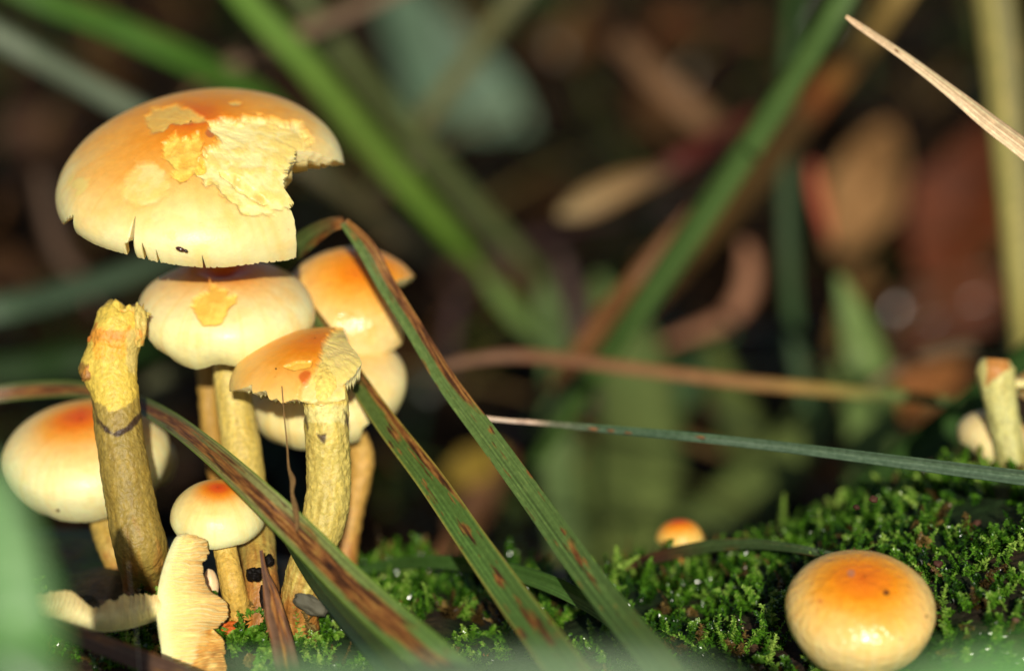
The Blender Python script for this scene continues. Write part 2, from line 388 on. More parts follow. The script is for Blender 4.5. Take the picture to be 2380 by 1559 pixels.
        gv = np.vstack(gv); gcc = np.tile(gcol if gcol is not None else S(226, 206, 140), (len(gv), 1)) * (1 + .2 * (vn(gv * 5, 3) - .5))[:, None]
        gl = build('gills', gv, np.vstack(gf), 'gill_flesh', gcc, parent=o, kind='stuff')
    return o, C0, A, Rc

def stem_colour(p, v, th, seed, top=S(222, 202, 122), mid=S(204, 180, 92), base=S(172, 116, 54)):
    n = fbm(np.stack([np.cos(th) * 4, np.sin(th) * 4, v * 14], -1), seed, 4); f = fbm(np.stack([np.cos(th) * 9, np.sin(th) * 9, v * 26], -1), seed + 2, 4)
    c = stops(np.clip(v + (n - .5) * .5, 0, 1), [(0, top), (.35, mid), (.7, mid * .9), (.9, base), (1, base * .7)])
    c = mix(c, c * np.array([1.12, 1.08, .95]), sst(.5, .7, f)); c = mix(c, c * np.array([.72, .66, .5]), sst(.5, .72, fbm(np.stack([np.cos(th) * 6, np.sin(th) * 6, v * 9], -1), seed + 5, 4)) * .6)
    return c
def make_stem(parent, pts, seed=1, flock=.02, nr=150, na=56, colour=stem_colour, paint=(), top_ring=None, name='stem', mat='stem_skin', lump=.05, **kw):
    a = cr([(*P(x, y, d), r * FRAME_W / PXW * d / D0) for x, y, d, r in pts], nr); ctr, rad = a[:, :3], a[:, 3]
    T = norm(np.gradient(ctr, axis=0)); e1 = norm(np.cross(T, FW)); e2 = np.cross(T, e1)
    th = np.arange(na) * 2 * math.pi / na; V = np.tile(np.arange(nr)[:, None] / (nr - 1), (1, na)); TH = np.tile(th, (nr, 1))
    dirs = np.cos(TH)[..., None] * e1[:, None] + np.sin(TH)[..., None] * e2[:, None]
    p0 = (ctr[:, None] + dirs * rad[:, None, None]).reshape(-1, 3)
    nz = (fbm(p0 * 1.6, seed, 2) - .5) * 2 * lump; fk = (fbm(p0 * np.array([13, 13, 9]), seed + 1, 3) - .45) * flock * 2
    d = rad.repeat(na) * (1 + nz) + fk
    p = (ctr[:, None] + dirs * d.reshape(nr, na)[..., None])
    if top_ring is not None: p = top_ring(p, V, TH, ctr, dirs, rad)
    pf = p.reshape(-1, 3); c = colour(pf, V.ravel(), TH.ravel(), seed, **kw)
    px, py, _ = proj(pf); face = np.einsum('ij,ij->i', dirs.reshape(-1, 3), CAM - pf) > 0
    for poly, pc, rag, al in paint:
        m = sst(3, -3, sdf(poly, px, py) + (fbm(pf * 8, seed + 31, 3) - .5) * 2 * rag) * face * al
        c = mix(c, np.asarray(pc), m)
    VV = np.vstack([pf, p[0].mean(0), p[-1].mean(0)]); CC = np.vstack([c, c[:na].mean(0), c[-na:].mean(0)]); k = nr * na; j = np.arange(na)
    f1 = np.stack([j, np.full(na, k), (j + 1) % na], -1); f2 = np.stack([(nr - 1) * na + j, (nr - 1) * na + (j + 1) % na, np.full(na, k + 1)], -1)
    return build(name, VV, [grid_faces(nr, na, True), f1, f2], mat, CC, parent=parent)
def on_log(px, py, sink=.1):                     # (px, py, depth) of a root set a little into the log
    d = log_hit(px, py); return px, py, d + sink
FAMILY = 'tuft of mushrooms on the log'
def shroom(label, root, group=FAMILY, name='mushroom'):
    return thing(name, label, 'mushroom', P(*root), group)

# --- 1: the big bitten cap
root = (585, 1380, 42.2)
m = shroom('largest mushroom, its broad pale orange cap bitten through and grazed yellow', root)
bite = [(792, 382), (770, 370), (745, 360), (722, 352), (700, 345), (695, 353), (693, 372), (683, 384), (673, 397), (668, 420), (670, 438), (684, 450), (694, 458), (690, 472), (680, 490), (686, 515), (690, 550), (691, 592), (720, 640), (900, 640), (900, 382)]
crack = c1((605, 1325), (632, 1285), (650, 1230), (664, 1180), (670, 1110), (672, 1180), (652, 1290), (650, 1340), (620, 1370))
nick = c1((160, 1175), (205, 1130), (232, 1118), (224, 1150), (205, 1200), (215, 1240), (150, 1230))
teeth = [c1((722, 1340), (735, 1326), (745, 1345), (735, 1390)), c1((818, 1365), (829, 1336), (836, 1360), (828, 1400)), c1((1152, 1432), (1160, 1414), (1168, 1440))]
eaten = c1((1210, 420), (1330, 395), (1420, 410), (1560, 385), (1700, 430), (1850, 440), (1930, 560), (1900, 640), (1860, 660), (1800, 740), (1760, 860), (1860, 950), (1840, 1030), (1780, 1060), (1700, 1060), (1620, 1110), (1450, 1090), (1400, 1020), (1320, 980), (1270, 870), (1180, 870), (1110, 800), (1130, 740), (1180, 620), (1290, 560), (1210, 480))
star = c1((860, 580), (900, 565), (960, 510), (1000, 550), (1040, 540), (1070, 560), (1110, 500), (1140, 500), (1160, 580), (1130, 680), (1180, 660), (1170, 760), (1100, 780), (1060, 840), (990, 870), (930, 830), (960, 770), (920, 720), (870, 690), (885, 640))
patch1 = c1((750, 390), (800, 335), (880, 330), (960, 310), (1060, 330), (1150, 390), (1200, 425), (1100, 425), (1020, 440), (930, 450), (880, 490), (790, 510), (760, 460))
patch2 = c1((690, 740), (800, 730), (900, 820), (930, 900), (900, 960), (800, 1020), (690, 1040), (600, 990), (570, 920), (610, 840))
oval = c1((1340, 295), (1390, 283), (1440, 295), (1420, 315), (1370, 315))
groove = c1((1290, 770), (1390, 800), (1480, 860), (1560, 930), (1630, 1000), (1610, 1015), (1500, 940), (1390, 870))
Yf = S(244, 228, 146)
make_cap(m, (468, 420, 40.6), 338, 34, 6, prof(.46, .09, .985, umbo=.02), off=(-.06, .12), bites=[bite, crack, nick] + teeth,
         skin=[(0, S(214, 112, 42)), (.15, S(228, 140, 56)), (.35, S(236, 166, 82)), (.55, S(240, 182, 102)), (.74, S(244, 200, 128)), (.88, S(247, 220, 158)), (1, S(246, 234, 182))],
         wounds=[dict(poly=eaten, depth=.07, rough=.085, rag=12, col=S(242, 214, 122), col2=S(248, 232, 160), lip=0, rim=.06, soft=7),
                 dict(poly=groove, depth=.11, rough=.06, rag=7, col=S(210, 186, 112), col2=S(236, 216, 140), rim=.1, soft=7),  # groove tinted darker, its recess shade painted into the flesh colour
                 dict(poly=star, depth=.04, rough=.09, rag=9, col=S(250, 216, 100), col2=S(244, 190, 78), rim=.15, soft=4),
                 dict(poly=patch1, depth=.025, rough=.03, rag=7, col=S(240, 196, 98), col2=S(234, 184, 86), rim=.15, soft=5),
                 dict(poly=patch2, depth=.015, rough=.02, rag=9, col=S(246, 208, 116), col2=S(248, 218, 138), rim=.08, soft=8),
                 dict(poly=oval, depth=.015, rough=.01, rag=2, col=S(244, 204, 112), rim=.2)],
         spots=[(95.4 + 1210 * .3243, 143.1 + 520 * .3243, 12, S(190, 110, 55)), (95.4 + 945 * .3243, 143.1 + 1245 * .3243, 14, S(244, 222, 140)), (95.4 + 270 * .3243, 143.1 + 880 * .3243, 26, S(238, 210, 120))],
         lump=.03, seed=3, nt_=620, ns=260, jag=.03, th=.13, gills=110, wallcol=S(246, 234, 176), droop=.24)
make_stem(m, [(466, 425, 40.9, 26), (448, 520, 42.2, 25), (442, 610, 43.0, 23), (458, 740, 43.2, 22), (480, 870, 43.1, 22), (492, 1010, 42.9, 23), (520, 1150, 42.6, 26), (585, 1400, 42.2, 28)], seed=5, top=S(200, 176, 96), mid=S(190, 150, 70))

# --- 2: the middle cap with the red hollow
root = on_log(612, 1470)
m = shroom('mushroom with a red hollow and one yellow graze in its round cap', root)
graze = c2((470, 480), (500, 430), (590, 370), (620, 325), (670, 345), (720, 350), (740, 395), (800, 400), (790, 450), (740, 500), (700, 590), (640, 620), (550, 610), (520, 550))
make_cap(m, (526, 725, 41.0), 208, 23, 0, prof(.5, .32, .84), off=(-.04, .12), pit=.13,
         skin=[(0, S(204, 80, 32)), (.12, S(220, 108, 44)), (.26, S(234, 150, 74)), (.42, S(243, 190, 122)), (.62, S(247, 216, 160)), (.85, S(247, 234, 184)), (1, S(240, 238, 184))],
         bites=[c2((80, 640), (165, 690), (230, 775), (330, 835), (395, 900), (470, 960), (300, 1000), (80, 900))],
         wounds=[dict(poly=graze, depth=.03, rough=.04, rag=6, col=S(246, 208, 98), col2=S(240, 190, 82), rim=.2, soft=5)], lump=.05, seed=9, nt_=360, ns=180, warp=.12)
make_stem(m, [(526, 745, 41.3, 30), (528, 857, 41.2, 33), (545, 940, 41.1, 42), (558, 1016, 41, 45), (568, 1090, 40.9, 45), (592, 1220, 40.6, 42), (606, 1340, root[2] + .2, 40), (612, 1478, root[2], 46)], seed=15)

# --- 3: the torn orange cap behind
root = (760, 1330, 44.5)
m = shroom('smooth orange mushroom behind the bent grass blade, its cap torn along one side', root)
make_cap(m, (822, 705, 42.7), 160, 46, -6, prof(.6, .2, .9), off=(.22, .3),
         skin=[(0, S(222, 118, 38)), (.25, S(232, 144, 58)), (.45, S(239, 170, 86)), (.65, S(243, 190, 116)), (.85, S(246, 208, 146)), (1, S(246, 220, 166))],
         bites=[c2((1930, 300), (1925, 420), (1945, 480), (1968, 590), (1972, 690), (2005, 790), (2012, 830), (1960, 890), (2030, 940), (2250, 900), (2250, 260), (2040, 275))], lump=.04, seed=12, nt_=300, ns=150, jag=.015, mat='cap_skin_wet', warp=.12)
make_stem(m, [(815, 715, 43.0, 30), (800, 850, 44.0, 30), (780, 1050, 44.4, 32), (760, 1330, 44.5, 34)], seed=18)

# --- 5: pale cap behind the half-eaten one
root = (795, 1330, 42.6)
m = shroom('pale peach mushroom with a plain round cap behind the half-eaten one', root)
make_cap(m, (762, 905, 42.3), 186, 30, 14, prof(.48, .3, .88), off=(.1, .3),
         skin=[(0, S(232, 170, 90)), (.25, S(240, 192, 122)), (.5, S(245, 210, 148)), (.8, S(247, 220, 164)), (1, S(246, 230, 176))], lump=.03, seed=22, nt_=260, ns=130, bites=[c2((1690, 1330), (1760, 1290), (1860, 1250), (1900, 1500), (1650, 1500))])
make_stem(m, [(772, 930, 42.4, 27), (815, 1000, 42.6, 29), (840, 1060, 42.7, 28), (832, 1130, 42.7, 26), (815, 1210, 42.7, 25), (795, 1340, 42.6, 30)], seed=25, top=S(216, 180, 96), mid=S(204, 160, 80))

# --- 4: the half-eaten cap on a thick curved stem
root = on_log(690, 1475)
m = shroom('half-eaten mushroom with a toothed cap edge on a thick rough stem', root)
eat4 = c2((700, 1090), (745, 1078), (830, 1062), (902, 1035), (910, 1092), (1005, 1072), (1030, 1142), (1078, 1128), (1110, 1162), (1222, 1132), (1250, 1150), (1400, 1180), (1570, 1130), (1565, 1005), (1640, 940), (1655, 900), (1690, 855), (1660, 790), (1580, 700), (1556, 640), (1570, 560), (1900, 560), (1900, 1500), (700, 1500))
raw4 = c2((1440, 690), (1480, 640), (1560, 610), (1720, 800), (1690, 960), (1560, 1020), (1600, 1160), (1230, 1160), (1240, 1060), (1290, 1010), (1340, 960), (1380, 860), (1400, 760))
make_cap(m, (742, 884, 39.9), 211, 21, 4, prof(.5, .1, .97), off=(-.02, -.1), bites=[eat4],
         skin=[(0, S(226, 130, 44)), (.2, S(232, 144, 58)), (.45, S(238, 170, 86)), (.7, S(243, 192, 116)), (.9, S(246, 214, 146)), (1, S(246, 224, 160))],
         wounds=[dict(poly=raw4, depth=.05, rough=.07, rag=8, col=S(238, 214, 122), col2=S(230, 206, 128), rim=.2, soft=7),
                 dict(poly=c2((1130, 900), (1220, 860), (1330, 860), (1320, 900), (1200, 930)), depth=.03, rough=.03, rag=3, col=S(246, 196, 84), rim=.2)],
         spots=[(286.2 + 1075 * .3304, 553.3 + 920 * .3304, 3.2, S(90, 50, 25)), (286.2 + 1290 * .3304, 553.3 + 985 * .3304, 20, S(214, 112, 36))],
         lump=.02, seed=31, nt_=520, ns=220, th=.16, warp=.12, gills=100, wallcol=S(246, 232, 172), gcol=S(240, 224, 160))
def flare4(p, V, TH, ctr, dirs, rad):
    k = sst(.2, 0, V); ups = UP * .0
    return p + (dirs * (k * .06)[..., None])
dk = S(66, 46, 40)
make_stem(m, [(740, 850, 39.7, 38), (750, 893, 39.18, 48), (756, 925, 38.98, 52), (759, 965, 38.98, 52), (761, 1010, 39.0, 51), (764, 1090, 39.1, 51), (760, 1170, 39.1, 51), (742, 1245, 39.1, 49), (712, 1330, 39.2, 46), (694, 1410, 39.4, 46), (690, 1485, root[2], 52)], seed=35, flock=.028, nr=260, na=110,
          top=S(242, 212, 118), mid=S(208, 188, 100), top_ring=flare4,
          paint=[(c2((1240, 1180), (1600, 1180), (1600, 1290), (1240, 1300)), S(240, 228, 150), 12, .6), (c2((1270, 1235), (1285, 1250), (1310, 1330), (1300, 1350), (1275, 1300)), dk, 4, .9), (c2((1550, 1200), (1585, 1240), (1590, 1350), (1565, 1290)), dk, 4, .9), (c2((1335, 1350), (1385, 1385), (1425, 1375), (1420, 1455), (1390, 1430)), dk, 4, .9),
                 (c2((1230, 900), (1570, 900), (1570, 1140), (1230, 1140)), S(244, 210, 106), 14, .85)])

# --- 7 + 8: cap behind the broken stem and the sliver of another behind it
root = on_log(318, 1345, .5)
m = shroom('plump mushroom with an orange-red crown behind the broken thick stem', root)
make_cap(m, (201, 1056, 41.6), 194, 30, 3, prof(.5, .42, .8), off=(-.02, .12),
         skin=[(0, S(216, 92, 42)), (.15, S(232, 128, 52)), (.32, S(241, 174, 92)), (.5, S(246, 206, 142)), (.7, S(249, 228, 174)), (.9, S(246, 240, 192)), (1, S(240, 238, 190))], lump=.035, seed=41, nt_=320, ns=160, warp=.12, spots=[(135, 1186, 4, S(120, 100, 60))])
make_stem(m, [(215, 1080, 41.7, 32), (240, 1200, 41.6, 34), (268, 1280, 41.3, 36), (318, 1360, root[2], 42)], seed=45, mid=S(190, 160, 80))
root = on_log(350, 1340, 1.6)
m = shroom('mushroom mostly hidden, only the pale cap rim showing past its plump neighbour', root)
make_cap(m, (330, 1068, 43.4), 78, 26, 8, prof(.5, .6, .85), seed=47, nt_=140, ns=70, off=(0, .2), skin=[(0, S(230, 160, 90)), (.4, S(240, 206, 140)), (1, S(226, 206, 150))])
make_stem(m, [(330, 1085, 43.4, 22), (340, 1250, 42.8, 22), (350, 1350, root[2], 26)], seed=48)

# --- 6: the broken stem with torn cap remains
root = on_log(345, 1385)
m = shroom('thick stem with its cap torn off, a dark V-shaped mark below the ragged orange top', root)
def ragged6(p, V, TH, ctr, dirs, rad):
    k = sst(.17, 0, V); n = fbm(p.reshape(-1, 3) * 2.2, 61, 4).reshape(V.shape) - .5; n2 = vn(np.stack([np.cos(TH).ravel() * 2.2, np.sin(TH).ravel() * 2.2, 0 * V.ravel()], -1), 64).reshape(V.shape) - .5
    p = p + dirs * (k * (.3 * n + .05 * n2))[..., None] + UP * (sst(.06, 0, V) * n2 * .2)[..., None]
    left = np.exp(-((V - .19) / .05) ** 2) * np.clip(-(dirs @ RT), 0, 1) ** 2
    return p - RT * (left * .2)[..., None] + dirs * (left * .05 * n)[..., None]
pt = lambda *a: c3(*a)
make_stem(m, [(292, 714, 39.9, 34), (284, 735, 39.9, 48), (272, 770, 39.8, 54), (264, 815, 39.8, 56), (265, 870, 39.7, 52), (268, 920, 39.6, 54), (277, 1000, 39.5, 55), (290, 1085, 39.4, 56), (305, 1180, 39.4, 58), (327, 1270, 39.4, 61), (345, 1345, root[2], 60), (350, 1400, root[2], 64)], seed=55, flock=.02, nr=320, na=120, top_ring=ragged6,
          top=S(180, 156, 76), mid=S(158, 136, 66), base=S(170, 110, 52),
          paint=[(c3((330, 20), (620, 20), (620, 200), (590, 420), (450, 480), (350, 400), (310, 330)), S(228, 198, 84), 14, .9), (c3((350, 150), (400, 130), (540, 130), (545, 180), (480, 200), (380, 210)), S(222, 136, 46), 26, .75), (c3((370, 190), (540, 200), (520, 260), (400, 260)), S(236, 168, 54), 14, .7), (c3((310, 270), (370, 290), (380, 350), (330, 360), (310, 330)), S(140, 96, 44), 8, .8),
                 (c3((520, 160), (615, 90), (600, 210), (560, 330), (530, 320)), S(216, 196, 120), 10, .7),
                 (c3((400, 500), (440, 540), (470, 572), (520, 548), (585, 480), (600, 440), (598, 500), (545, 560), (480, 588), (430, 565)), S(58, 40, 32), 4, .95), (c3((375, 400), (395, 470), (425, 560), (400, 520)), S(60, 46, 36), 4, .8), (c3((575, 240), (590, 400), (600, 470), (580, 450)), S(110, 86, 56), 4, .7)])
r6 = []
X6, Y6, A6 = frame(12, 6)
for (px, py, d, sx, sz, sd, cc) in [(324, 756, 39.7, .1, .3, 71, S(214, 192, 104)), (262, 748, 39.7, .22, .1, 73, S(206, 178, 84)), (304, 730, 39.8, .26, .1, 75, S(222, 198, 104)), (240, 785, 39.7, .22, .1, 77, S(206, 122, 50)), (205, 868, 39.6, .1, .16, 79, S(164, 116, 56))]:
    a = np.linspace(0, math.pi, 18)[:, None]; b = np.arange(28)[None] * 2 * math.pi / 28
    dv = np.stack([np.sin(a) * np.cos(b), np.sin(a) * np.sin(b), np.cos(a) + 0 * b], -1); q = dv.reshape(-1, 3)
    k = 1 + (fbm(q * 2.4 + sd, sd, 4) - .5) * 1.3
    v = P(px, py, d) + (q * k[:, None]) @ (np.array([sx * RT, .14 * FW, sz * UP]))
    cc2 = mix(np.tile(cc, (len(v), 1)), S(220, 150, 60), sst(.5, .7, fbm(v * 7, sd)))
    build('cap_remnant', v, grid_faces(18, 28, True), 'stem_skin', cc2, parent=m)

# --- 9: the small one
root = on_log(570, 1478)
m = shroom('small round mushroom with a red crown under the brown-streaked blade', root)
make_cap(m, (506, 1203, 39.5), 110, 26, -3, prof(.74, .2, .93), off=(.04, .0),
         skin=[(0, S(210, 72, 24)), (.14, S(222, 102, 36)), (.3, S(239, 160, 78)), (.5, S(248, 208, 138)), (.75, S(250, 230, 172)), (1, S(248, 240, 190))], lump=.025, seed=81, nt_=260, ns=140, warp=.1)
make_stem(m, [(515, 1225, 39.5, 26), (526, 1290, 39.4, 27), (540, 1360, 39.2, 29), (556, 1430, root[2] + .1, 32), (572, 1490, root[2], 38)], seed=85, flock=.015, top=S(222, 196, 104), mid=S(214, 176, 84), base=S(196, 120, 50))

# --- 14: the wet bun at the other end of the log
root = on_log(2005, 1490, .6)
m = shroom('wet glossy bun-shaped orange mushroom alone low in the moss', root, 'mushrooms further along the log')
d14 = log_hit(2005, 1500) - .9
make_cap(m, (2001, 1413, d14), 174, 36, -1, prof(.56, .52, .8), off=(-.05, .0), skin=[(0, S(222, 120, 36)), (.25, S(234, 144, 50)), (.45, S(240, 172, 82)), (.62, S(245, 200, 126)), (.82, S(248, 218, 158)), (1, S(242, 226, 172))],
         spots=[c6((1650, 742))[0] + (9, S(120, 66, 26)), c6((1300, 790))[0] + (8, S(222, 140, 60)), c6((1470, 640))[0] + (10, S(200, 130, 90)), c6((1725, 990))[0] + (3, S(110, 70, 40)), c6((1865, 870))[0] + (3.5, S(110, 80, 40))],
         lump=.03, seed=91, nt_=280, ns=150, mat='cap_skin_wet', warp=.1)
make_stem(m, [(2001, 1430, d14, 40), (2004, 1470, d14 + .3, 40), (2005, 1500, root[2] + .3, 44)], seed=92)

# --- 13: the tiny one behind the crest
root = on_log(1585, 1332, .1)
m = shroom('tiny orange button mushroom peeping over the mossy crest', root, 'mushrooms further along the log')
make_cap(m, (1580, 1252, root[2]), 56, 12, 2, prof(.82, .1, .93), off=(0, 0), skin=[(0, S(212, 78, 22)), (.25, S(226, 112, 34)), (.5, S(236, 150, 62)), (.8, S(244, 190, 108)), (1, S(240, 206, 136))], seed=95, nt_=120, ns=60, warp=.1, lump=.03)
make_stem(m, [(1581, 1262, root[2], 14), (1585, 1290, root[2], 14), (1587, 1340, root[2], 16)], seed=96, top=S(226, 140, 60), mid=S(226, 150, 70))

# --- 15: the group at the end of the log
G15 = 'mushrooms further along the log'
db = log_hit(2345, 1108)
m = shroom('pale greenish stem with a torn brown-edged cap scrap at the mossy log end', (2350, 1110, db + .1), G15)
make_stem(m, [(2316, 834, db, 30), (2314, 862, db, 44), (2324, 925, db, 38), (2338, 1000, db, 36), (2350, 1060, db, 36), (2358, 1125, db + .1, 40)], seed=101, top=S(208, 198, 124), mid=S(198, 194, 124), base=S(160, 152, 84), lump=.08, paint=[(c7((1420, 440), (1590, 440), (1580, 560), (1500, 620), (1420, 700)), S(190, 122, 56), 10, .9)])
make_cap(m, (2345, 900, db + .5), 74, -8, 0, prof(.3, .12, .95), bites=[c7((1590, 400), (1560, 640), (1640, 760), (1640, 1000), (1300, 1000), (1440, 820), (1475, 760), (1470, 540), (1500, 440))], seed=104, nt_=160, ns=70, skin=[(0, S(214, 150, 80)), (.6, S(232, 200, 136)), (1, S(240, 226, 170))], name='cap_scrap', gills=0)
m = shroom('pale peach mushroom tucked behind the greenish torn stem', (2300, 1100, db + .9), G15)
make_cap(m, (2318, 1040, db + .8), 104, 8, -32, prof(.75, .3, .85), seed=107, nt_=140, ns=70, skin=[(0, S(232, 190, 130)), (.5, S(240, 210, 156)), (1, S(240, 222, 172))])
make_stem(m, [(2318, 1060, db + 1.0, 22), (2312, 1120, db + 1.0, 24)], seed=108)
m = shroom('orange-brown mushroom half out of sight past the greenish torn stem', (2400, 1105, db + .9), G15)
make_cap(m, (2425, 900, db + 1.3), 70, 20, 0, prof(.5, .2, .9), seed=110, nt_=120, ns=60, skin=[(0, S(204, 128, 50)), (.5, S(222, 160, 84)), (1, S(236, 206, 150))])
make_stem(m, [(2420, 910, db + 1.3, 24), (2412, 1000, db + 1.2, 24), (2400, 1120, db + .9, 26)], seed=111, top=S(236, 214, 160), mid=S(230, 190, 120))
m = shroom('orange button mushroom on the moss at the foot of the greenish torn stem', (2388, 1118, db), G15)
make_cap(m, (2402, 1075, db + .5), 40, 25, 0, prof(.6, .4, .85), seed=113, nt_=90, ns=50, skin=[(0, S(222, 120, 50)), (.5, S(236, 170, 100)), (1, S(240, 200, 150))])
make_stem(m, [(2402, 1085, db + .5, 14), (2400, 1125, db + .5, 16)], seed=114)

# ------------------------------------------------------------------ loose pieces of cap
def cap_piece(label, hinge, rim_poly, inner, dfun, ng, tilt_deg, seed, name='cap_fragment', ncol=None, thick=.16, gamp=1.0):
    """a torn wedge of cap seen from its gills: rim polyline (pixels) and torn inner edge polyline (same count after resampling)"""
    n = ng * 8 + 1
    o = cr([(x, y, 0) for x, y in rim_poly], n)[:, :2]; i = cr([(x, y, 0) for x, y in inner], n)[:, :2]
    r1 = np.random.default_rng(seed); i = i + (fbm(np.stack([np.arange(n) / 12., 0 * np.arange(n), 0 * np.arange(n)], -1), seed, 3)[:, None] - .5) * 16
    m = 46; t = np.linspace(0, 1, m)
    px = o[None, :, 0] * (1 - t)[:, None] + i[None, :, 0] * t[:, None]; py = o[None, :, 1] * (1 - t)[:, None] + i[None, :, 1] * t[:, None]
    k = np.arange(n) / 8.0
    q = np.stack([np.tile(k * .35, (m, 1)).ravel(), np.repeat(t * 2.2, n), np.zeros(m * n)], -1)
    wob = (fbm(q, seed + 2, 3).reshape(m, n) - .5) * 2.2 * sst(.1, .6, t)[:, None]
    ridge = np.abs(((k[None] + wob) % 1) * 2 - 1)                       # 1 on the gill edge, 0 in the slit
    amp = gamp * (sst(.05, .3, t) * (.4 + .6 * t))[:, None]
    d = dfun(px, py) + .12 * np.sin(t * math.pi)[:, None] * -1 + (1 - ridge ** .7) * .07 * amp + (1 - t)[:, None] ** 4 * .12
    V = P(px, py, d); B = P(px, py, d + thick * (1 + .0 * px)) ; B[:] = P(px, py, dfun(px, py) + thick + (1 - t)[:, None] ** 4 * -.02)
    c = stops(np.tile(t[:, None], (1, n)).ravel(), [(0, S(248, 242, 178)), (.2, S(246, 236, 174)), (.6, S(242, 226, 164)), (1, S(230, 204, 140))])
    c = mix(c, c * np.array([.88, .76, .6]), np.clip((1 - ridge) ** 1.3 * amp, 0, 1.3).ravel() * .75)  # slits between gills coloured darker, standing in for their shade
    if ncol is not None: c = ncol(c, px.ravel(), py.ravel(), V.reshape(-1, 3))
    th0 = thing(name, label, 'mushroom piece', V[m // 2, -1], None)
    body = np.vstack([V.reshape(-1, 3), B.reshape(-1, 3)]); nn = m * n
    j = np.arange(n - 1); e1 = np.stack([j, j + 1, nn + j + 1, nn + j], -1); e2 = np.stack([(m - 1) * n + j, (m - 1) * n + j + 1, nn + (m - 1) * n + j + 1, nn + (m - 1) * n + j], -1)[:, ::-1]
    kk = np.arange(m - 1) * n; e3 = np.stack([kk, kk + n, nn + kk + n, nn + kk], -1)[:, ::-1]; e4 = np.stack([kk + n - 1, kk + 2 * n - 1, nn + kk + 2 * n - 1, nn + kk + n - 1], -1)
    # gilled face and flesh are two parts of the piece
    build('gills', V.reshape(-1, 3), grid_faces(m, n), 'gill_flesh', c, parent=th0)
    cb = np.tile(S(240, 226, 160), (2 * nn, 1)); cb[:nn] = c
    build('flesh', body, [grid_faces(m, n, off=nn, flip=True), e1, e2, e3, e4], 'gill_flesh', cb, parent=th0)
    return th0
def ncol10(c, px, py, V):
    m = sst(6, -6, sdf(c4((470, 1240), (520, 1250), (620, 1300), (620, 1580), (330, 1580), (370, 1480), (400, 1330)), px, py) + (fbm(V * 6, 7, 3) - .5) * 36)
    return mix(c, stops(fbm(V * 9, 8, 4), [(.3, S(196, 140, 62)), (.5, S(222, 178, 92)), (.7, S(240, 214, 140))]), m)
cap_piece('torn wedge of cap standing on edge with its pale gills outward', None,
          c4((300, 578), (235, 600), (185, 690), (130, 850), (100, 1000), (93, 1180), (108, 1310), (124, 1400), (130, 1500), (160, 1600)),
          c4((330, 580), (430, 618), (466, 660), (440, 770), (425, 860), (470, 985), (540, 1035), (600, 1090), (590, 1190), (495, 1250), (560, 1330), (580, 1430), (590, 1600)),
          lambda x, y: 38.1 + (1400 - y) * .0012 + (x - 430) * .0016, 44, 0, 5, ncol=ncol10, gamp=2.0)
cap_piece('thin curved strip of cap lying at the foot of the broken stem', None,
          c3((90, 1290), (160, 1318), (230, 1352), (300, 1382), (420, 1397), (520, 1388), (590, 1370), (670, 1345)),
          c3((110, 1260), (200, 1232), (290, 1226), (340, 1262), (385, 1292), (440, 1275), (500, 1252), (560, 1243), (670, 1250)),
          lambda x, y: 36.6 + (x - 60) * .005, 40, 0, 6, gamp=.25, ncol=lambda c, px, py, V: mix(c, c * np.array([.72, .62, .52]), sst(.5, .7, fbm(V * 4, 3)) * .5))

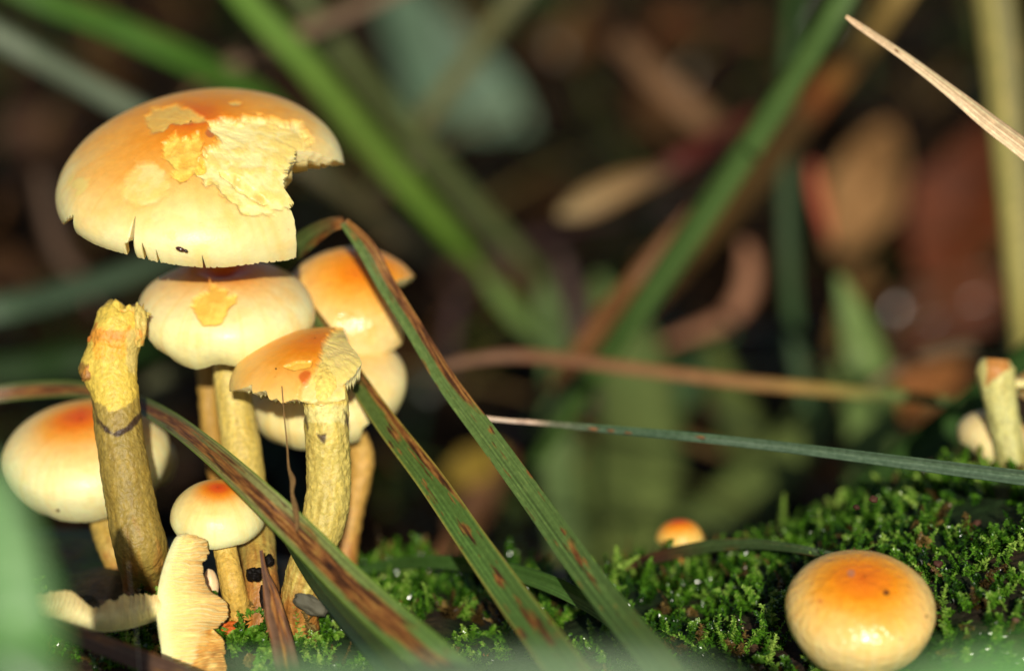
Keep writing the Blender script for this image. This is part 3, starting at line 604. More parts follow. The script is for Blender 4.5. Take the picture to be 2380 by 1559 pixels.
# ------------------------------------------------------------------ grass blades, stalks and leaves
BR, BD, OC = S(96, 58, 30), S(48, 30, 20), S(160, 122, 60)
def blade(label, pts, colr, name='grass_blade', cat='grass blade', group=None, tw=0, fold=.25, veins=.22, nv=15, brown=0, spots=(), seed=1, streak=None, n=None, mat='grass_blade', twist=0, parent=None, edge=None, shape=None, thick=.012):
    """ribbon along (px, py, depth, width px); tw turns it about its own length away from facing the viewer"""
    n = n or 160
    a = cr([(*P(x, y, d), wd * FRAME_W / PXW * d / D0) for x, y, d, wd in pts], n); c0, wd = a[:, :3], a[:, 3]
    T = norm(np.gradient(c0, axis=0)); Sd = norm(np.cross(T, CAM - c0)); Nn = np.cross(Sd, T)
    v = np.linspace(0, 1, n); ang = np.radians(tw + twist * v)[:, None]
    S2 = Sd * np.cos(ang) + Nn * np.sin(ang); N2 = np.cross(S2, T)
    u = np.linspace(-1, 1, nv); hw = wd / 2 / np.maximum(np.abs(np.cos(ang[:, 0])), .35)
    if shape is not None: hw = hw * shape(v)
    lateral = u[None, :, None] * hw[:, None, None] * S2[:, None]
    cup = (np.abs(u) - .5)[None, :, None] * fold * hw[:, None, None] * N2[:, None]
    fine = .004 * np.cos(u * math.pi * 7)[None, :, None] * N2[:, None] * (hw.max() > .1)
    V = c0[:, None] + lateral + cup + fine; B = V - N2[:, None] * thick
    pf = V.reshape(-1, 3); U = np.tile(u, n); VV = np.repeat(v, nv)
    L = np.r_[0, np.cumsum(np.linalg.norm(np.diff(c0, axis=0), axis=1))].repeat(nv)
    c = stops(VV, colr) if isinstance(colr, list) else np.tile(colr, (len(pf), 1))
    lf = fbm(np.stack([U * 5, L * .5, np.full(len(U), seed * 3.1)], -1), seed, 3); c = c * (1 + .5 * (lf - .5))[:, None]
    rid = vn(np.stack([U * 11, L * .12, np.full(len(U), seed * .7)], -1), seed + 2); c = c * (1 + 1.0 * (rid - .5) * min(1, veins * 4))[:, None]
    vein = .5 + .5 * np.cos(U * math.pi * 7); c = c * (1 - veins * (1 - vein))[:, None]
    px, py, _ = proj(pf); cpx, cpy, _ = proj(c0); tx, ty = np.gradient(cpx), np.gradient(cpy); tl = np.hypot(tx, ty) + 1e-9; tx, ty = (tx / tl).repeat(nv), (ty / tl).repeat(nv)
    nz = fbm(np.stack([U * 3.5, L * 1.0, np.full(len(U), seed * 1.7)], -1), seed + 5, 4)
    nzf = fbm(np.stack([U * 9, L * 3, np.full(len(U), seed)], -1), seed + 6, 3)
    m = np.zeros(len(pf))
    fl_ = fbm(np.stack([U * 9, L * 7, np.full(len(U), seed * 2.3)], -1), seed + 8, 2)
    c = mix(c, c * np.array([1.7, 1.45, 1.5]), sst(.66, .8, fl_) * .7)
    lm_ = c @ np.array([.3, .6, .1]); c = c * .86 + lm_[:, None] * .14
    if streak is not None: m = np.maximum(m, sst(.42, .58, streak(U, VV) + (nz - .5) * .75))
    for sx, sy, sl, sw in spots:
        al = ((px - sx) * tx + (py - sy) * ty) / sl; pe = ((px - sx) * ty - (py - sy) * tx) / sw
        m = np.maximum(m, sst(1.25, .65, np.hypot(al, pe) + (nzf - .5) * 2.2))
    if nv > 20: m = np.maximum(m, sst(.7, .76, fbm(np.stack([U * 6, L * 3.2, np.full(len(U), seed * 4.1)], -1), seed + 15, 2)) * .85)
    if brown: m = np.maximum(m, sst(.62, .74, nz + brown))
    bc = stops(nzf, [(.2, BD), (.42, BR), (.6, S(140, 92, 46)), (.8, OC)])
    c = mix(c, c * np.array([1.9, 1.35, .8]), sst(.05, .5, m) * (1 - m) * .8); c = mix(c, bc, m)
    if edge is not None: c = mix(c, edge, sst(.8, .97, np.abs(U)) * .7)
    k = n * nv; i = np.arange(n - 1) * nv; j = np.arange(nv - 1)
    ed = [np.stack([i, i + nv, k + i + nv, k + i], -1)[:, ::-1], np.stack([i + nv - 1, i + 2 * nv - 1, k + i + 2 * nv - 1, k + i + nv - 1], -1),
          np.stack([j, j + 1, k + j + 1, k + j], -1), np.stack([(n - 1) * nv + j, (n - 1) * nv + j + 1, k + (n - 1) * nv + j + 1, k + (n - 1) * nv + j], -1)[:, ::-1]]
    o = build(name, np.vstack([pf, B.reshape(-1, 3)]), [grid_faces(n, nv), grid_faces(n, nv, off=k, flip=True)] + ed, mat, np.vstack([c, c]), parent=parent, origin=c0[-1])
    if parent is None: tag(o, label, cat, group)
    return o
GRN = S(66, 108, 44); GRD = S(44, 86, 38); GRB = S(94, 146, 52); GRY = S(120, 140, 74)
# A: the bent blade over the torn cap, a fold at its peak
stA = lambda u, v: np.where((v < .33), .25 + .55 * sst(-.5, .6, -u) * sst(.34, .24, v), 0) * 1.0
mA = thing('grass_blade', 'long green blade bent sharply over at a brown scorched crease', 'grass blade', P(1760, 1850, 31.5))
blade('', [(800, 516, 41.2, 22.8), (850, 575, 41, 44.1), (900, 665, 40.8, 44.1), (960, 760, 40.5, 44.1), (1040, 890, 40, 48.6), (1130, 1010, 39.4, 54.7), (1240, 1160, 38.5, 59.3), (1340, 1300, 37.5, 63.8), (1440, 1430, 36.4, 69.9), (1570, 1585, 34.5, 79), (1760, 1850, 31.5, 83.6)], [(0, S(84, 108, 40)), (.3, S(92, 120, 46)), (.6, S(80, 112, 42)), (1, S(84, 120, 52))], name='long_part', parent=mA, nv=29, n=420, streak=stA, seed=3,
      spots=[(1040, 832, 14, 8), (1092, 905, 26, 9), (1120, 950, 14, 8), (1075, 880, 10, 7), (1140, 1000, 10, 6), (1232, 1100, 14, 6), (1262, 1132, 12, 5), (1330, 1272, 30, 9), (1345, 1300, 18, 6), (1310, 1235, 10, 5), (985, 790, 8, 5)])
blade('', [(800, 516, 41.2, 26), (770, 522, 41.3, 34), (735, 540, 41.6, 44), (700, 566, 42, 50), (650, 610, 42.6, 50), (560, 700, 43.8, 48)], [(0, S(112, 76, 40)), (.25, S(84, 104, 44)), (1, S(60, 100, 36))], name='folded_tip', parent=mA, nv=17, seed=4, spots=[(790, 525, 20, 20), (745, 560, 50, 14)])
# B
stB = lambda u, v: np.where(v < .45, .1 + .75 * sst(-.1, .75, -u) * sst(.46, .3, v), 0)
blade('green blade with a brown upper edge running in front of the plain pale cap', [(700, 690, 41.8, 21.3), (760, 775, 41.5, 32.8), (820, 868, 41.0, 42.6), (900, 985, 40.3, 54.1), (1000, 1115, 39.3, 64), (1100, 1260, 38.2, 70.5), (1200, 1400, 37, 78.7), (1330, 1570, 35, 91.8), (1500, 1800, 32, 96.8)], [(0, S(100, 112, 38)), (.4, S(78, 114, 34)), (1, S(78, 116, 44))], nv=29, n=380, streak=stB, seed=8,
      spots=[(1085, 1232, 24, 9), (1160, 1345, 24, 10), (1235, 1440, 36, 13), (1210, 1470, 16, 9), (1270, 1480, 24, 10), (920, 1010, 22, 10), (905, 1035, 10, 6)], edge=S(150, 140, 60))
# C
stC = lambda u, v: .95 - np.abs(u - .05) * .95
blade('broad blade with a dark brown dead streak crossing in front of the stems', [(-60, 925, 43, 34.4), (60, 908, 43, 37.8), (180, 905, 42.6, 36.1), (290, 925, 41.7, 36.1), (390, 975, 40.4, 44.7), (480, 1042, 39.0, 53.3), (580, 1130, 38.0, 63.6), (690, 1235, 37.6, 75.7), (800, 1345, 37.0, 84.3), (920, 1455, 36.2, 92.9), (1060, 1575, 35, 99.8), (1250, 1740, 33, 101.5)], [(0, S(96, 84, 48)), (.2, S(80, 92, 40)), (.5, S(128, 124, 60)), (.75, S(96, 130, 48)), (1, S(80, 128, 50))], nv=31, n=420, streak=stC, seed=14, edge=S(98, 128, 42), tw=12)
blade('narrow dark blade half tucked under the brown-streaked one', [(668, 1262, 39.0, 10), (730, 1345, 38.4, 34), (800, 1430, 37.6, 46), (880, 1520, 36.6, 56), (960, 1610, 35.5, 60), (1100, 1780, 33.5, 60)], [(0, S(44, 66, 30)), (1, S(46, 88, 42))], seed=17, tw=35)
blade('short green blade arched low over the moss between the two long blades', [(800, 1335, 42.6, 12), (900, 1312, 42.3, 26), (1000, 1305, 41.6, 30), (1100, 1312, 41, 34), (1200, 1330, 40.4, 38), (1300, 1365, 39.6, 42), (1390, 1415, 38.9, 40), (1440, 1460, 38.6, 30)], [(0, S(50, 84, 24)), (1, S(76, 120, 38))], seed=19, tw=-15, spots=[(1290, 1400, 60, 8)])
blade('thin blade with a bleached frayed tip crossing over the green backdrop', [(1075, 966, 41.2, 8), (1100, 969, 41.2, 11), (1180, 977, 41.2, 10), (1260, 983, 41.2, 12), (1400, 996, 41, 18), (1600, 1014, 40.6, 22), (1850, 1042, 40.2, 25), (2100, 1074, 39.7, 30), (2400, 1113, 39, 36), (2700, 1150, 38, 38)], [(0, S(206, 176, 140)), (.1, S(196, 160, 124)), (.13, S(96, 100, 66)), (.2, S(66, 96, 62)), (1, S(78, 104, 76))], seed=23, n=300, nv=13, spots=[(1380, 996, 12, 5), (1420, 1000, 8, 4), (1628, 1015, 10, 4), (1460, 1005, 8, 3), (1215, 980, 12, 3)], veins=.3)
blade('dark arched blade lying across the moss over the tiny button mushroom', [(1380, 1335, 43, 8), (1480, 1306, 42.2, 22), (1570, 1284, 41.6, 30), (1660, 1268, 41.2, 28), (1760, 1264, 40.8, 24), (1860, 1276, 40.4, 20), (1960, 1298, 40.2, 18), (2060, 1325, 40, 22)], [(0, S(58, 34, 22)), (.3, S(74, 46, 26)), (.45, S(58, 78, 30)), (1, S(50, 74, 36))], seed=26, brown=.05, tw=20)
blade('dark green blade trailing over the moss beside the glossy bun-shaped mushroom', [(2140, 1330, 39.6, 16), (2200, 1358, 39.3, 40), (2290, 1420, 38.6, 52), (2390, 1490, 37.8, 56), (2520, 1580, 36.8, 50)], [(0, S(40, 70, 26)), (1, S(48, 70, 30))], seed=28, brown=.02)
blade('dry straw-coloured stalk pointing down from bare air to its fine tip', [(1966, 38, 40.5, 9), (2000, 62, 40.5, 16), (2100, 130, 40.3, 21), (2200, 205, 40.1, 28), (2300, 285, 39.9, 40), (2400, 362, 39.7, 44), (2600, 530, 39, 46), (2850, 850, 38, 48), (3050, 1300, 37, 50), (3150, 1750, 36, 50)], [(0, S(230, 190, 140)), (.1, S(250, 218, 168)), (1, S(232, 190, 136))], name='straw_stalk', cat='straw', seed=30, fold=.8, n=420, veins=.3, spots=[(2085, 118, 5, 3)])
blade('brown dead blade fading into the moss at the foot of the pale cap strip', [(60, 1420, 37.2, 20), (160, 1468, 36.8, 40), (270, 1510, 36.5, 48), (390, 1556, 36.2, 48), (520, 1610, 35.8, 46)], [(0, S(96, 76, 52)), (1, S(84, 54, 40))], seed=33, brown=.1)
# behind the log: out-of-focus blades, each rooted in the bank
BGG = 'blades on the bank behind the log'
def far(label, pts, colr, **k):
    pts = [(x, y, 40 + (d - 40) * 1.4, wd) for x, y, d, wd in pts]; gn = k.pop('gain', .72); colr = [(t_, c_ * gn) for t_, c_ in colr] if isinstance(colr, list) else colr * gn; gw = np.array([1.14, 1, .86]); colr = [(t_, c_ * gw) for t_, c_ in colr] if isinstance(colr, list) else colr * gw  # gain darkens the blade colours in place of light fading with distance
    k.setdefault('group', BGG); k.setdefault('mat', 'soft_blade'); k.setdefault('nv', 9); k.setdefault('n', 60); k.setdefault('seed', int(abs(pts[0][0]) + 3)); return blade(label, pts, colr, **k)
far('greyish green blade sloping down to the largest mushroom cap', [(-80, 40, 50, 62), (60, 120, 50, 62), (180, 185, 50.5, 60), (320, 260, 51, 60), (480, 350, 52, 50), (600, 430, 53, 30)], S(104, 126, 106))
far('olive green blade arching above the largest mushroom cap', [(-60, -90, 54, 50), (80, -10, 54, 54), (260, 60, 54.5, 58), (420, 130, 55, 58), (560, 200, 56, 50), (700, 290, 57, 40), (760, 340, 57, 16)], S(72, 128, 22))
far('broad bright green blade slanting down past the big cap bite', [(470, -120, 52, 60.5), (590, 20, 52.5, 63.4), (720, 160, 53, 66.2), (860, 330, 54, 66.2), (980, 470, 55, 61.9), (1070, 570, 56, 46.1), (1150, 660, 57, 11.5)], [(0, S(96, 150, 40)), (.5, S(100, 142, 36)), (.8, S(100, 150, 20)), (1, S(84, 120, 20))], tw=18, gain=.8)
far('greyer green blade running alongside the broad bright one', [(660, -60, 57, 35), (790, 110, 57, 43.4), (930, 280, 58, 49), (1080, 450, 59, 49), (1220, 600, 60, 35), (1300, 680, 61, 14)], S(92, 112, 62))
far('dull brown dead blade crossing above the largest cap', [(440, 200, 56, 20), (560, 140, 56, 34), (700, 75, 56, 36), (850, 10, 56, 34), (1000, -60, 56, 30)], S(128, 106, 80))
far('pale olive stalk leaning across the grey-green leaf', [(1260, -80, 58, 46), (1180, 20, 58, 46), (1070, 170, 58.5, 44), (960, 310, 59, 40), (880, 410, 60, 30), (800, 500, 62, 20)], S(116, 124, 78))
far('dull olive blade below the bite, in the shade of the big cap', [(640, 330, 57, 30), (760, 420, 57, 40), (900, 520, 58, 40), (1010, 600, 58, 20)], S(92, 92, 62))
far('grey-green blade at the edge below the largest cap', [(-100, 735, 52, 60), (20, 712, 52, 66), (150, 680, 53, 60), (280, 640, 54, 50), (420, 590, 55, 30)], S(76, 106, 82))
far('dark green blade behind the broken thick stem', [(-100, 870, 56, 70), (60, 850, 56, 80), (220, 830, 56, 70), (400, 800, 57, 30)], S(30, 62, 14))
far('olive-grey blade behind the stem of the red-hollowed mushroom', [(330, 900, 54, 20), (420, 850, 54, 46), (520, 800, 54, 50), (640, 720, 55, 40)], S(74, 82, 48))
far('curved tan dead blade in the dark by the largest cap', [(90, 400, 60, 20), (110, 500, 60, 34), (140, 590, 60, 36), (190, 650, 60, 30), (220, 720, 60, 14)], S(92, 70, 50))
far('long green blade standing up from the leafy bank', [(2010, -100, 47, 54), (1930, 40, 47, 58), (1820, 220, 47.5, 60), (1700, 400, 48, 62), (1580, 580, 48.5, 60), (1470, 740, 49, 56), (1340, 930, 50, 46), (1240, 1080, 51, 30)], [(0, S(84, 126, 58)), (1, S(70, 110, 42))], tw=25)
far('yellow straw blade behind the long green one', [(2160, -120, 52, 70), (2080, 0, 52, 70), (1990, 130, 53, 72), (1900, 230, 54, 76), (1790, 370, 55, 70), (1680, 500, 56, 66), (1560, 640, 57, 56), (1440, 770, 58, 40)], [(0, S(172, 152, 72)), (.18, S(160, 138, 66)), (.24, S(92, 80, 50)), (.3, S(180, 130, 50)), (.36, S(160, 94, 36)), (.42, S(100, 80, 44)), (.7, S(110, 86, 40)), (1, S(100, 76, 40))], gain=.6)
far('orange-tan dead blade under the long green one', [(1620, 480, 50, 30), (1540, 580, 50, 50), (1470, 670, 50, 60), (1400, 750, 50.5, 60), (1330, 840, 51, 40), (1280, 900, 52, 20)], S(168, 118, 62), gain=.45)
far('pale two-toned upright stalk at the end of the bank', [(2290, -120, 48, 100), (2318, 60, 48, 100), (2338, 260, 48, 92), (2358, 480, 48, 84), (2376, 700, 48, 78), (2390, 860, 48.5, 70)], S(168, 168, 84), tw=20, veins=.4, gain=.62)
far('slim dark green upright blade in the shadowed litter', [(1850, -40, 58, 35), (1835, 150, 57, 35), (1830, 400, 56, 36.4), (1835, 620, 55.5, 36.4), (1850, 800, 55, 35), (1880, 960, 55, 28)], [(0, S(48, 88, 30)), (.4, S(70, 96, 66)), (1, S(50, 90, 40))])
far('reddish orange dead blade beside the tan crumpled leaf', [(1890, 380, 57, 20), (1900, 440, 57, 34), (1915, 500, 57, 30), (1930, 560, 57, 10)], S(180, 84, 30))
far('wide green blade rising behind the moss with an orange edge', [(1950, 640, 54, 16), (1985, 740, 54, 70), (2015, 850, 54, 110), (2030, 980, 53.5, 130), (2030, 1120, 53, 130), (2020, 1300, 52, 120)], [(0, S(104, 140, 64)), (1, S(84, 112, 52))], gain=.85)
far('dark green leaning blade before the torn-stemmed group', [(2420, 800, 46.5, 60), (2330, 880, 46, 74), (2220, 975, 45.6, 82), (2100, 1075, 45.2, 86), (1990, 1165, 44.8, 84), (1890, 1250, 44.4, 80), (1800, 1330, 44.2, 60)], [(0, S(46, 84, 26)), (1, S(56, 96, 36))], tw=20)
far('brown-to-yellow thin blade hanging level above the bleached-tip blade', [(1020, 852, 47, 16), (1120, 832, 47, 24), (1220, 826, 47, 28), (1350, 840, 46.8, 28), (1550, 866, 46.5, 26), (1750, 890, 46.2, 28), (1950, 908, 46, 28), (2100, 920, 45.8, 26), (2260, 940, 45.6, 20)], [(0, S(150, 110, 78)), (.3, S(152, 108, 70)), (.55, S(168, 122, 70)), (.72, S(166, 140, 46)), (.85, S(104, 132, 56)), (1, S(70, 100, 40))])
far('wide olive leaf blade standing behind the tiny button', [(1390, 640, 60, 16), (1430, 740, 59, 110), (1470, 860, 58, 170), (1490, 1000, 57, 190), (1490, 1150, 56, 190), (1480, 1330, 55, 170)], [(0, S(104, 136, 70)), (.5, S(98, 122, 58)), (1, S(96, 118, 46))], gain=.85)
far('olive leaf blade bending towards the tiny button', [(1960, 850, 59, 30), (1900, 960, 58, 90), (1810, 1080, 57, 120), (1700, 1170, 56, 130), (1600, 1260, 55, 120), (1540, 1340, 54, 90)], S(96, 120, 52), gain=.85)
far('light green narrow blade behind the level brown one', [(1255, 650, 58, 14), (1275, 720, 58, 60), (1295, 820, 57, 70), (1300, 960, 56.5, 76), (1300, 1100, 56, 80), (1320, 1300, 55, 70)], S(92, 122, 66), gain=.85)
far('olive blade crowding behind the bleached-tip blade', [(1640, 760, 60, 20), (1690, 900, 59, 80), (1740, 1040, 58, 110), (1760, 1180, 57, 120), (1740, 1330, 56, 110)], S(84, 104, 44), gain=.8)
far('soft green blade filling the gap behind the two long blades', [(1230, 960, 59, 20), (1330, 1060, 58, 110), (1390, 1180, 57, 130), (1400, 1330, 56, 120)], S(88, 112, 50), gain=.9)
far('lime green short leaf in the dark behind the bent blade', [(1120, 640, 56, 14), (1160, 680, 56, 50), (1210, 740, 56, 50), (1260, 800, 56, 10)], S(86, 124, 26))
far('deep green leaf low behind the level brown blade', [(1700, 760, 60, 20), (1640, 840, 60, 80), (1580, 920, 60, 80), (1530, 1010, 60, 30)], S(40, 84, 28))
far('yellowish dead leaf tip lit up in the dark litter', [(1300, 500, 56, 20), (1350, 478, 56, 62), (1410, 448, 56, 70), (1480, 420, 56, 56), (1560, 395, 56, 26)], [(0, S(190, 170, 110)), (.6, S(180, 146, 82)), (1, S(110, 76, 40))], gain=.5, name='dead_leaf', cat='leaf', group=None)
far('dark reddish stem running from the yellowish leaf tip', [(1480, 440, 58, 26), (1600, 360, 58, 44), (1700, 300, 59, 40), (1800, 240, 60, 20)], S(88, 34, 28), name='leaf_stem', cat='stem', group=None)
far('tan twig slanting through the dark litter', [(1440, 90, 66, 50), (1530, 180, 65, 62), (1620, 260, 65, 66), (1720, 340, 64, 60), (1800, 400, 64, 40)], S(136, 106, 72), name='twig', cat='twig', group=None, fold=.6)
far('dark mauve twig crossing below the grey-green leaf', [(1700, 430, 62, 20), (1500, 490, 62, 24), (1300, 540, 61, 30), (1150, 590, 60, 34), (1080, 640, 60, 30), (1050, 760, 60, 30), (1040, 900, 60, 26)], S(74, 56, 58), name='twig', cat='twig', group=None, fold=.6)
far('purplish twig rising behind the light green narrow blade', [(1290, 560, 60, 20), (1330, 680, 59, 40), (1350, 800, 58, 46), (1360, 940, 58, 40)], S(104, 88, 86), name='twig', cat='twig', group=None, fold=.6)
far('short curved tan stick in the dark hollow', [(1730, 560, 58, 20), (1745, 620, 58, 52), (1735, 680, 58, 56), (1690, 740, 58, 44), (1620, 770, 58, 30), (1540, 800, 58, 16)], S(164, 120, 88), name='stick', cat='stick', group=None, fold=.7)
far('dark brown arched blade over the torn-stemmed group', [(2020, 900, 50, 20), (2100, 845, 50, 30), (2200, 812, 50, 34), (2320, 800, 50, 36), (2480, 790, 50, 36)], [(0, S(110, 90, 54)), (.5, S(86, 70, 36)), (.7, S(50, 60, 24)), (1, S(40, 54, 20))])

# broad leaves lying on the bank
def leaf(label, cpx, cpy, d, L, W, ang, tilt, colr, seed, mat='litter', name='dead_leaf', curl=.25, cat='leaf', nrm=None, group=None):
    d = 40 + (d - 40) * 2.5; colr = np.asarray(colr) * (np.array([.5, .44, .34]) if name == 'dead_leaf' else np.array([.6, .6, .52]))  # leaf colours cut down to stand in for light falling off behind the log
    n, m = 34, 17; t = np.linspace(0, 1, n); u = np.linspace(-1, 1, m); s = FRAME_W / PXW * d / D0
    a = math.radians(ang); dx = RT * math.cos(a) + UP * math.sin(a); dy = -RT * math.sin(a) + UP * math.cos(a); dz = -FW
    if nrm is not None:
        dz = norm(np.asarray(nrm, float)); dx = norm(dx - dz * (dx @ dz)); dy = np.cross(dz, dx)
    else:
        tl = math.radians(tilt); dz, dy = dz * math.cos(tl) + dy * math.sin(tl), dy * math.cos(tl) - dz * math.sin(tl)
    hw = np.sin(np.pi * np.clip(t * .97 + .015, 0, 1)) ** .75 * (1 - .2 * t) * W / 2 * s
    r1 = fbm(np.stack([t * 7, 0 * t, 0 * t + seed], -1), seed, 3) - .5; hw = hw * (1 + .45 * r1)
    q = np.stack([np.repeat(t * 2, m), np.tile(u, n), np.full(n * m, seed)], -1)
    z = (np.abs(u)[None] * curl * hw[:, None] + np.sin(t * math.pi)[:, None] * -curl * .3 * L * s + (fbm(q * 1.5, seed, 3).reshape(n, m) - .5) * .5 * W * s * curl)
    V = P(cpx, cpy, d) + ((t - .5) * L * s)[:, None, None] * dx + (u[None] * hw[:, None])[..., None] * dy + z[..., None] * dz
    pf = V.reshape(-1, 3); c = np.asarray(colr) * (1 + 1.3 * (fbm(pf * .5, seed, 4) - .5))[:, None]
    vein = np.maximum(np.exp(-(q[:, 1] / .05) ** 2), .5 * np.exp(-((((q[:, 0] * 5 - np.abs(q[:, 1]) * 2) % 1) - .5) / .1) ** 2)); c = mix(c, c * 1.35, vein * .5)
    B = V - dz * .03; k = n * m
    o = build(name, np.vstack([pf, B.reshape(-1, 3)]), [grid_faces(n, m), grid_faces(n, m, off=k, flip=True)], mat, np.vstack([c, c]), origin=pf[m // 2])
    return tag(o, label, cat, group)
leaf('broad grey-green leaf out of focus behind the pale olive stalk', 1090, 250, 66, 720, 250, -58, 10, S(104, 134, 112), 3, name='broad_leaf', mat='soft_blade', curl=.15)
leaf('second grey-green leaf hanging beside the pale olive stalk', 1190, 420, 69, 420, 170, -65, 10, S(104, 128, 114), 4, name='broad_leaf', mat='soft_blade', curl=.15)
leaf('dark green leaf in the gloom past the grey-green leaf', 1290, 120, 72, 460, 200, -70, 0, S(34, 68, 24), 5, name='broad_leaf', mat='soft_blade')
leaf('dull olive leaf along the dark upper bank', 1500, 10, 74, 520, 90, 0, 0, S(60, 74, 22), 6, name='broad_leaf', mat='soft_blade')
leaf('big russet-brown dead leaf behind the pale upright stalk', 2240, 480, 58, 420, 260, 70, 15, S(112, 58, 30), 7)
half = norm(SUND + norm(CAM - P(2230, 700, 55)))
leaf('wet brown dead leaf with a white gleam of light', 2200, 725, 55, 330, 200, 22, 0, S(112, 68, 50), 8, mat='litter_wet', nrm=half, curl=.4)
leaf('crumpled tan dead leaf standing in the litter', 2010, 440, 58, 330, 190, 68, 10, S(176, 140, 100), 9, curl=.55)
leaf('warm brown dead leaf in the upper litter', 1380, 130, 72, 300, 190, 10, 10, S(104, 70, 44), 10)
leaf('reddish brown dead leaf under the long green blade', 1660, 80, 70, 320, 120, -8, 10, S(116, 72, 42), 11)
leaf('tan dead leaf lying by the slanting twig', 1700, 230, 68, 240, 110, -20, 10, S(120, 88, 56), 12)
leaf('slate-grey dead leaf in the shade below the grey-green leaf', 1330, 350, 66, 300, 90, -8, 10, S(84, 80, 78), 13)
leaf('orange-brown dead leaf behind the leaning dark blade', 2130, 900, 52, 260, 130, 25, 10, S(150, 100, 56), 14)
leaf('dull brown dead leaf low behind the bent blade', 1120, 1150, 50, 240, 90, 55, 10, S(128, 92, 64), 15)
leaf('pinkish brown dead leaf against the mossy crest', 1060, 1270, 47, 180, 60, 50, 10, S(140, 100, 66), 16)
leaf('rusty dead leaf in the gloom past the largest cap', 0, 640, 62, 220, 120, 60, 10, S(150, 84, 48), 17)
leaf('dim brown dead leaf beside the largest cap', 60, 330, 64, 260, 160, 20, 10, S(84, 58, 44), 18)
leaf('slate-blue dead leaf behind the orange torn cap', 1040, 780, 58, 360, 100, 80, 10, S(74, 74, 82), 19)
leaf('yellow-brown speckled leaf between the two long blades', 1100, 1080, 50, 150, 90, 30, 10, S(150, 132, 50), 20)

# uncountable litter and fine grass on the bank
def litter(n, seed):
    r = np.random.default_rng(seed); V = []; F = []; C = []; k = 0
    for i in range(n):
        y = 9 + 110 * r.random() ** 1.2; x = r.uniform(-.32, .32) * (y + 45); L = r.uniform(.9, 4.2); W = L * r.uniform(.15, .6)
        t = np.linspace(0, 1, 7)[:, None]; u = np.linspace(-1, 1, 5)[None]
        hw = np.sin(np.pi * (t * .94 + .03)) ** .7 * W / 2
        lx_ = (t - .5) * L + 0 * u; ly = u * hw; lz = np.abs(u) * hw * r.uniform(-.2, .5) + (t - .5) ** 2 * r.uniform(-1.5, 1.5)
        a, b, g = r.uniform(0, 6.28), r.normal(0, .45), r.normal(0, .5)
        R_ = np.array([[math.cos(a), -math.sin(a), 0], [math.sin(a), math.cos(a), 0], [0, 0, 1]]) @ np.array([[1, 0, 0], [0, math.cos(b), -math.sin(b)], [0, math.sin(b), math.cos(b)]]) @ np.array([[math.cos(g), 0, math.sin(g)], [0, 1, 0], [-math.sin(g), 0, math.cos(g)]])
        p = np.stack([lx_, ly, lz], -1).reshape(-1, 3) @ R_.T + np.array([x, y, float(gz(np.array([x]), np.array([y]))[0]) + r.uniform(.1, 1.2)])
        c = stops(r.random() ** 1.4, [(0, S(12, 8, 5)), (.5, S(31, 20, 11)), (.8, S(56, 36, 19)), (1, S(92, 62, 34))])  # browns kept extra dark, the light's falloff painted into the litter
        V.append(p); C.append(np.tile(c, (35, 1))); F.append(grid_faces(7, 5) + k); k += 35
    return np.vstack(V), np.vstack(F), np.vstack(C)
v, f, c = litter(1500, 77)
tag(build('leaf_litter', v, f, 'litter', c, origin=(0, 20, -8), kind='stuff'), 'dark brown leaf litter covering the bank behind the log', 'litter')
V = []; F = []; C = []; k = 0; r = np.random.default_rng(99)
for i in range(520):
    y = 14 + 95 * r.random(); x = r.uniform(-.3, .3) * (y + 45); hgt = r.uniform(2, 7); z = float(gz(np.array([x]), np.array([y]))[0]) - .2
    t = np.linspace(0, 1, 9); ln = r.normal(0, .95, 2) * hgt; wd = r.uniform(.12, .3) * (1 - t ** 2 * .95); a = r.uniform(0, 3.14)
    ctr = np.stack([x + ln[0] * t ** 1.8, y + ln[1] * t ** 1.8, z + hgt * t * (1 - .3 * t)], -1); sd = np.array([math.cos(a), math.sin(a), 0])
    V.append(np.stack([ctr - sd * wd[:, None], ctr + sd * wd[:, None] + np.array([0, 0, .02])], 1).reshape(-1, 3)); F.append(grid_faces(9, 2) + k); k += 18
    C.append(np.tile(stops(r.random(), [(0, S(18, 34, 8)), (.5, S(36, 58, 16)), (.75, S(62, 72, 28)), (.85, S(88, 70, 36)), (1, S(132, 104, 60))]), (18, 1)))
tag(build('fine_grass', np.vstack(V), np.vstack(F), 'grass_blade', np.vstack(C), origin=(0, 20, -8), kind='stuff'), 'fine dark grass growing through the litter on the bank', 'grass')

# grass in front of the log, close to the viewer
NG = 'grass growing in front of the log'
def near(label, pts, colr, **k): pts = [(x, y + 14, d, wd) for x, y, d, wd in pts]; return blade(label, pts, colr, group=NG, nv=9, n=80, seed=int(abs(pts[0][0])) + 5, **k)
near('tall blurred green blade close before the plump mushroom', [(-20, 1050, 25, 20), (-5, 1170, 25, 120), (15, 1320, 25, 190), (35, 1500, 25, 220), (20, 1760, 26, 190), (40, 2000, 26, 180)], S(92, 150, 70))
near('blurred green blade close before the pale cap strip', [(-240, 1400, 25, 60), (-80, 1480, 25, 110), (60, 1570, 25, 120), (190, 1700, 25, 120), (290, 1860, 25, 110)], S(70, 120, 58))
near('blurred green blade low before the torn wedge of cap', [(480, 1570, 20, 20), (620, 1585, 20, 60), (800, 1600, 20, 90), (1000, 1640, 20, 100), (1200, 1850, 19, 90)], S(104, 158, 92))
near('blurred pale green blade sweeping low before the mossy log', [(900, 1600, 19, 40), (1100, 1590, 19, 80), (1350, 1590, 19, 100), (1600, 1610, 19, 100), (1850, 1800, 19, 90)], S(110, 150, 100))
